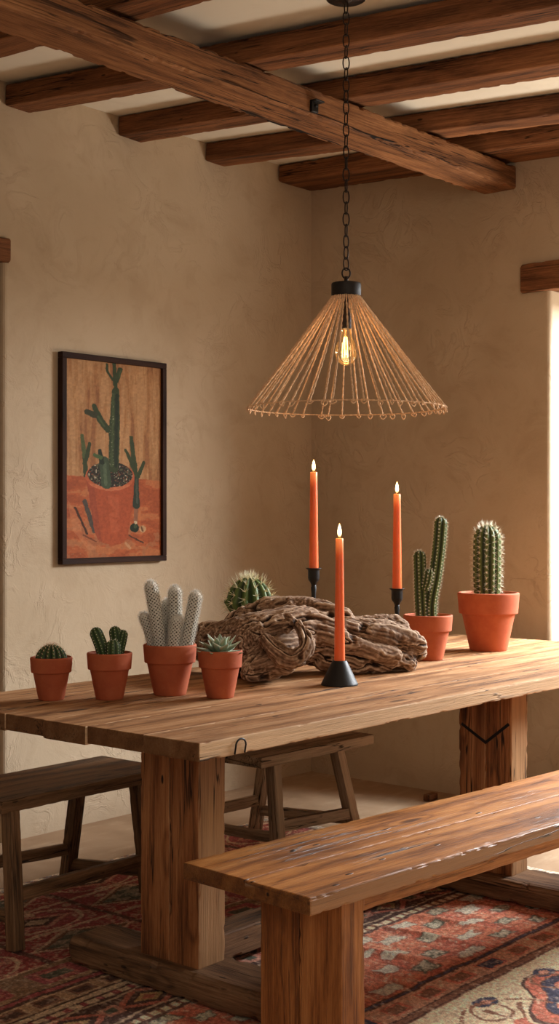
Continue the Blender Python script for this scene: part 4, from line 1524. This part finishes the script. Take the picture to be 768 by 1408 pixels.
mb.build('hanging_loop', M['chain'], lamp, off=(0, 0, 1.62))
mb = MB()
rg = np.random.default_rng(11)
NC = 46
for k in range(NC):
    a0 = 2 * math.pi * k / NC + rg.uniform(-.03, .03)
    a1 = 2 * math.pi * k / NC + rg.uniform(-.045, .045)
    Rr = R * rg.uniform(.985, 1.0)
    p0 = np.array([.040 * math.cos(a0), .040 * math.sin(a0), zt0 + .002]); p1 = np.array([Rr * math.cos(a1), Rr * math.sin(a1), zb + rg.uniform(-.002, .003)])
    mid = (p0 + p1) / 2 + np.array([rg.uniform(-.004, .004), rg.uniform(-.004, .004), rg.uniform(-.008, .001)])
    for tw in (0, 1):
        base = spline([p0, mid, p1], 90)
        T, N, B = frames(base)
        ph = np.arange(90) * .55 + tw * math.pi + k
        ctr = base + .0013 * (np.cos(ph)[:, None] * N + np.sin(ph)[:, None] * B)
        sweep(mb, ctr, .0019, 6)
    # tail loop knotted under the rim
    tn = np.array([-math.sin(a1), math.cos(a1), 0]); out = np.array([math.cos(a1), math.sin(a1), 0])
    s = rg.uniform(.006, .011); dr_ = rg.uniform(.009, .018)
    sweep(mb, spline([p1 - tn * s * .7, p1 - tn * s - np.array([0, 0, dr_ * .5]) + out * .003, p1 - np.array([0, 0, dr_]) + out * rg.uniform(-.003, .006), p1 + tn * s - np.array([0, 0, dr_ * .4]), p1 + tn * s * .6], 14), .0019, 6)
    nb = p1 + np.array([0, 0, -.001])
    sweep(mb, spline([nb - tn * .004, nb + out * .001, nb + tn * .004], 5), [.0022, .0038, .0042, .0038, .0022], 8)
mb.build('shade', M['cord'], lamp, off=(0, 0, 1.62))
mb = MB()
th = np.linspace(0, 2 * math.pi, 181)[:-1]
for q in range(2):
    rr_ = R * .99 + .0014 * np.cos(th * 60 + q * math.pi)
    sweep(mb, np.stack([rr_ * np.cos(th), rr_ * np.sin(th), zb + .0014 * np.sin(th * 60 + q * math.pi)], 1), .0013, 6, closed=True)
mb.build('rim', M['cord'], lamp, off=(0, 0, 1.62))
mb = MB()
zs0, zs1 = zpx(452), zt0
lathe(mb, [(0, zs0), (.0145, zs0), (.016, zs0 + .002), (.016, zs0 + .045), (.012, zs0 + .052), (.012, zs0 + .06), (.008, zs0 + .066), (.0075, zs1 - .002), (0, zs1 - .002)], 24)
mb.build('socket', M['cap'], lamp, off=(0, 0, 1.62))
zb0, zb1 = zpx(503), zpx(452)
mb = MB()
hb = zb1 - zb0
prof = []
for k in np.linspace(0, 1, 30):
    # k from bottom tip to neck
    if k < .62:
        r = .035 * math.sqrt(max(0, 1 - ((.40 - k) / .40) ** 2)) if k < .40 else .035 - .008 * ((k - .40) / .22) ** 1.6
    else:
        r = .027 + (.0145 - .027) * min(1, ((k - .62) / .30)) ** .8
    prof.append((max(r, 0), zb0 + hb * k))
lathe(mb, prof, 36)
bulb = mb.build('bulb', M['glass'], lamp, off=(0, 0, 1.62))
mb = MB()
for k in range(8):
    a = k / 8 * 2 * math.pi
    sweep(mb, spline([(.006 * math.cos(a), .006 * math.sin(a), zb0 + hb * .78), (.012 * math.cos(a + .2), .012 * math.sin(a + .2), zb0 + hb * .5), (.013 * math.cos(a + .4), .013 * math.sin(a + .4), zb0 + hb * .22)], 10), .0009, 6)
mb.build('filament', M['filament'], bulb, off=(0, 0, 1.62))
mb = MB()
sweep(mb, [(0, 0, zb0 + hb * .3), (0, 0, zb0 + hb * .95)], .003, 10)
mb.build('glass_stem', M['glass'], bulb, off=(0, 0, 1.62))
mb = MB()
lathe(mb, [(0, zc_ - .020), (.010, zc_ - .020), (.014, zc_ - .016), (.055, zc_ - .011), (.062, zc_ - .007), (.062, zc_ - .0015), (0, zc_ - .001)], 40)
mb.build('ceiling_rose', M['chain'], lamp, off=(0, 0, 1.62))
# chain
mb = MB()
a_, b_ = .0100, .0150
P = []
for k in range(36):
    a = k / 36 * 2 * math.pi
    P.append((a_ * math.cos(a), 0, b_ * (1 if math.sin(a) >= 0 else -1) * min(1, abs(math.sin(a)) * 1.25) * .62 + b_ * .7 * math.sin(a)))
sweep(mb, P, .0021, 8, closed=True)
link0 = None
z = zt1 + .030 + .0165 - .0042 + .0170
pitch = 2 * (.0150 * 1.32) - .0046
k = 0
while z < zc_ - .012:
    if link0 is None:
        l = link0 = mb.build('chain_link', M['chain'], lamp)
    else:
        l = link0.copy(); COL.objects.link(l)
    l.parent = lamp
    l.location = (0, 0, z - 1.62)
    l.rotation_euler = (0, 0, YAW - math.pi / 2 + math.radians(25) + (k % 2) * math.pi / 2 + rg.uniform(-.25, .25))
    z += pitch
    k += 1
ld = bpy.data.lights.new('bulb_glow', 'POINT'); ld.energy = .6; ld.color = (1, .68, .4); ld.shadow_soft_size = .02
lo_ = bpy.data.objects.new('bulb_glow', ld); lo_.location = (LX, LY, zb0 + hb * .45); COL.objects.link(lo_)

# ================================================================== LIGHT
def area(name, loc, target, sx, sy, power, color):
    d = bpy.data.lights.new(name, 'AREA'); d.shape = 'RECTANGLE'; d.size = sx; d.size_y = sy; d.energy = power; d.color = color
    o = bpy.data.objects.new(name, d); o.location = loc
    v = Vector(target) - Vector(loc)
    o.rotation_euler = v.to_track_quat('-Z', 'Y').to_euler()
    COL.objects.link(o)
    return o


area('window_daylight', (WX + 1.4, 1.42, 2.85), (3.4, 2.9, .7), 2.4, 1.6, 900, (.94, .975, 1.0))
area('room_fill', (.2, -1.0, 2.0), (3.4, 2.6, .3), 2.4, 1.8, 30, (1.0, .88, .74))
area('bounce_fill', (WX + .7, 1.3, .35), (3.6, 2.4, 3.0), 2.0, 1.0, 150, (1.0, .93, .82))  # added lamp that lifts the ceiling, standing in for light off the ground
w = bpy.data.worlds.new('world'); scene.world = w; w.use_nodes = True
w.node_tree.nodes['Background'].inputs[0].default_value = (1.0, .82, .66, 1)
w.node_tree.nodes['Background'].inputs[1].default_value = .13
scene.view_settings.view_transform = 'Standard'
scene.view_settings.look = 'None'
scene.view_settings.exposure = 0.0
scene.cycles.use_denoising = True
scene.cycles.max_bounces = 8
scene.cycles.sample_clamp_indirect = 6
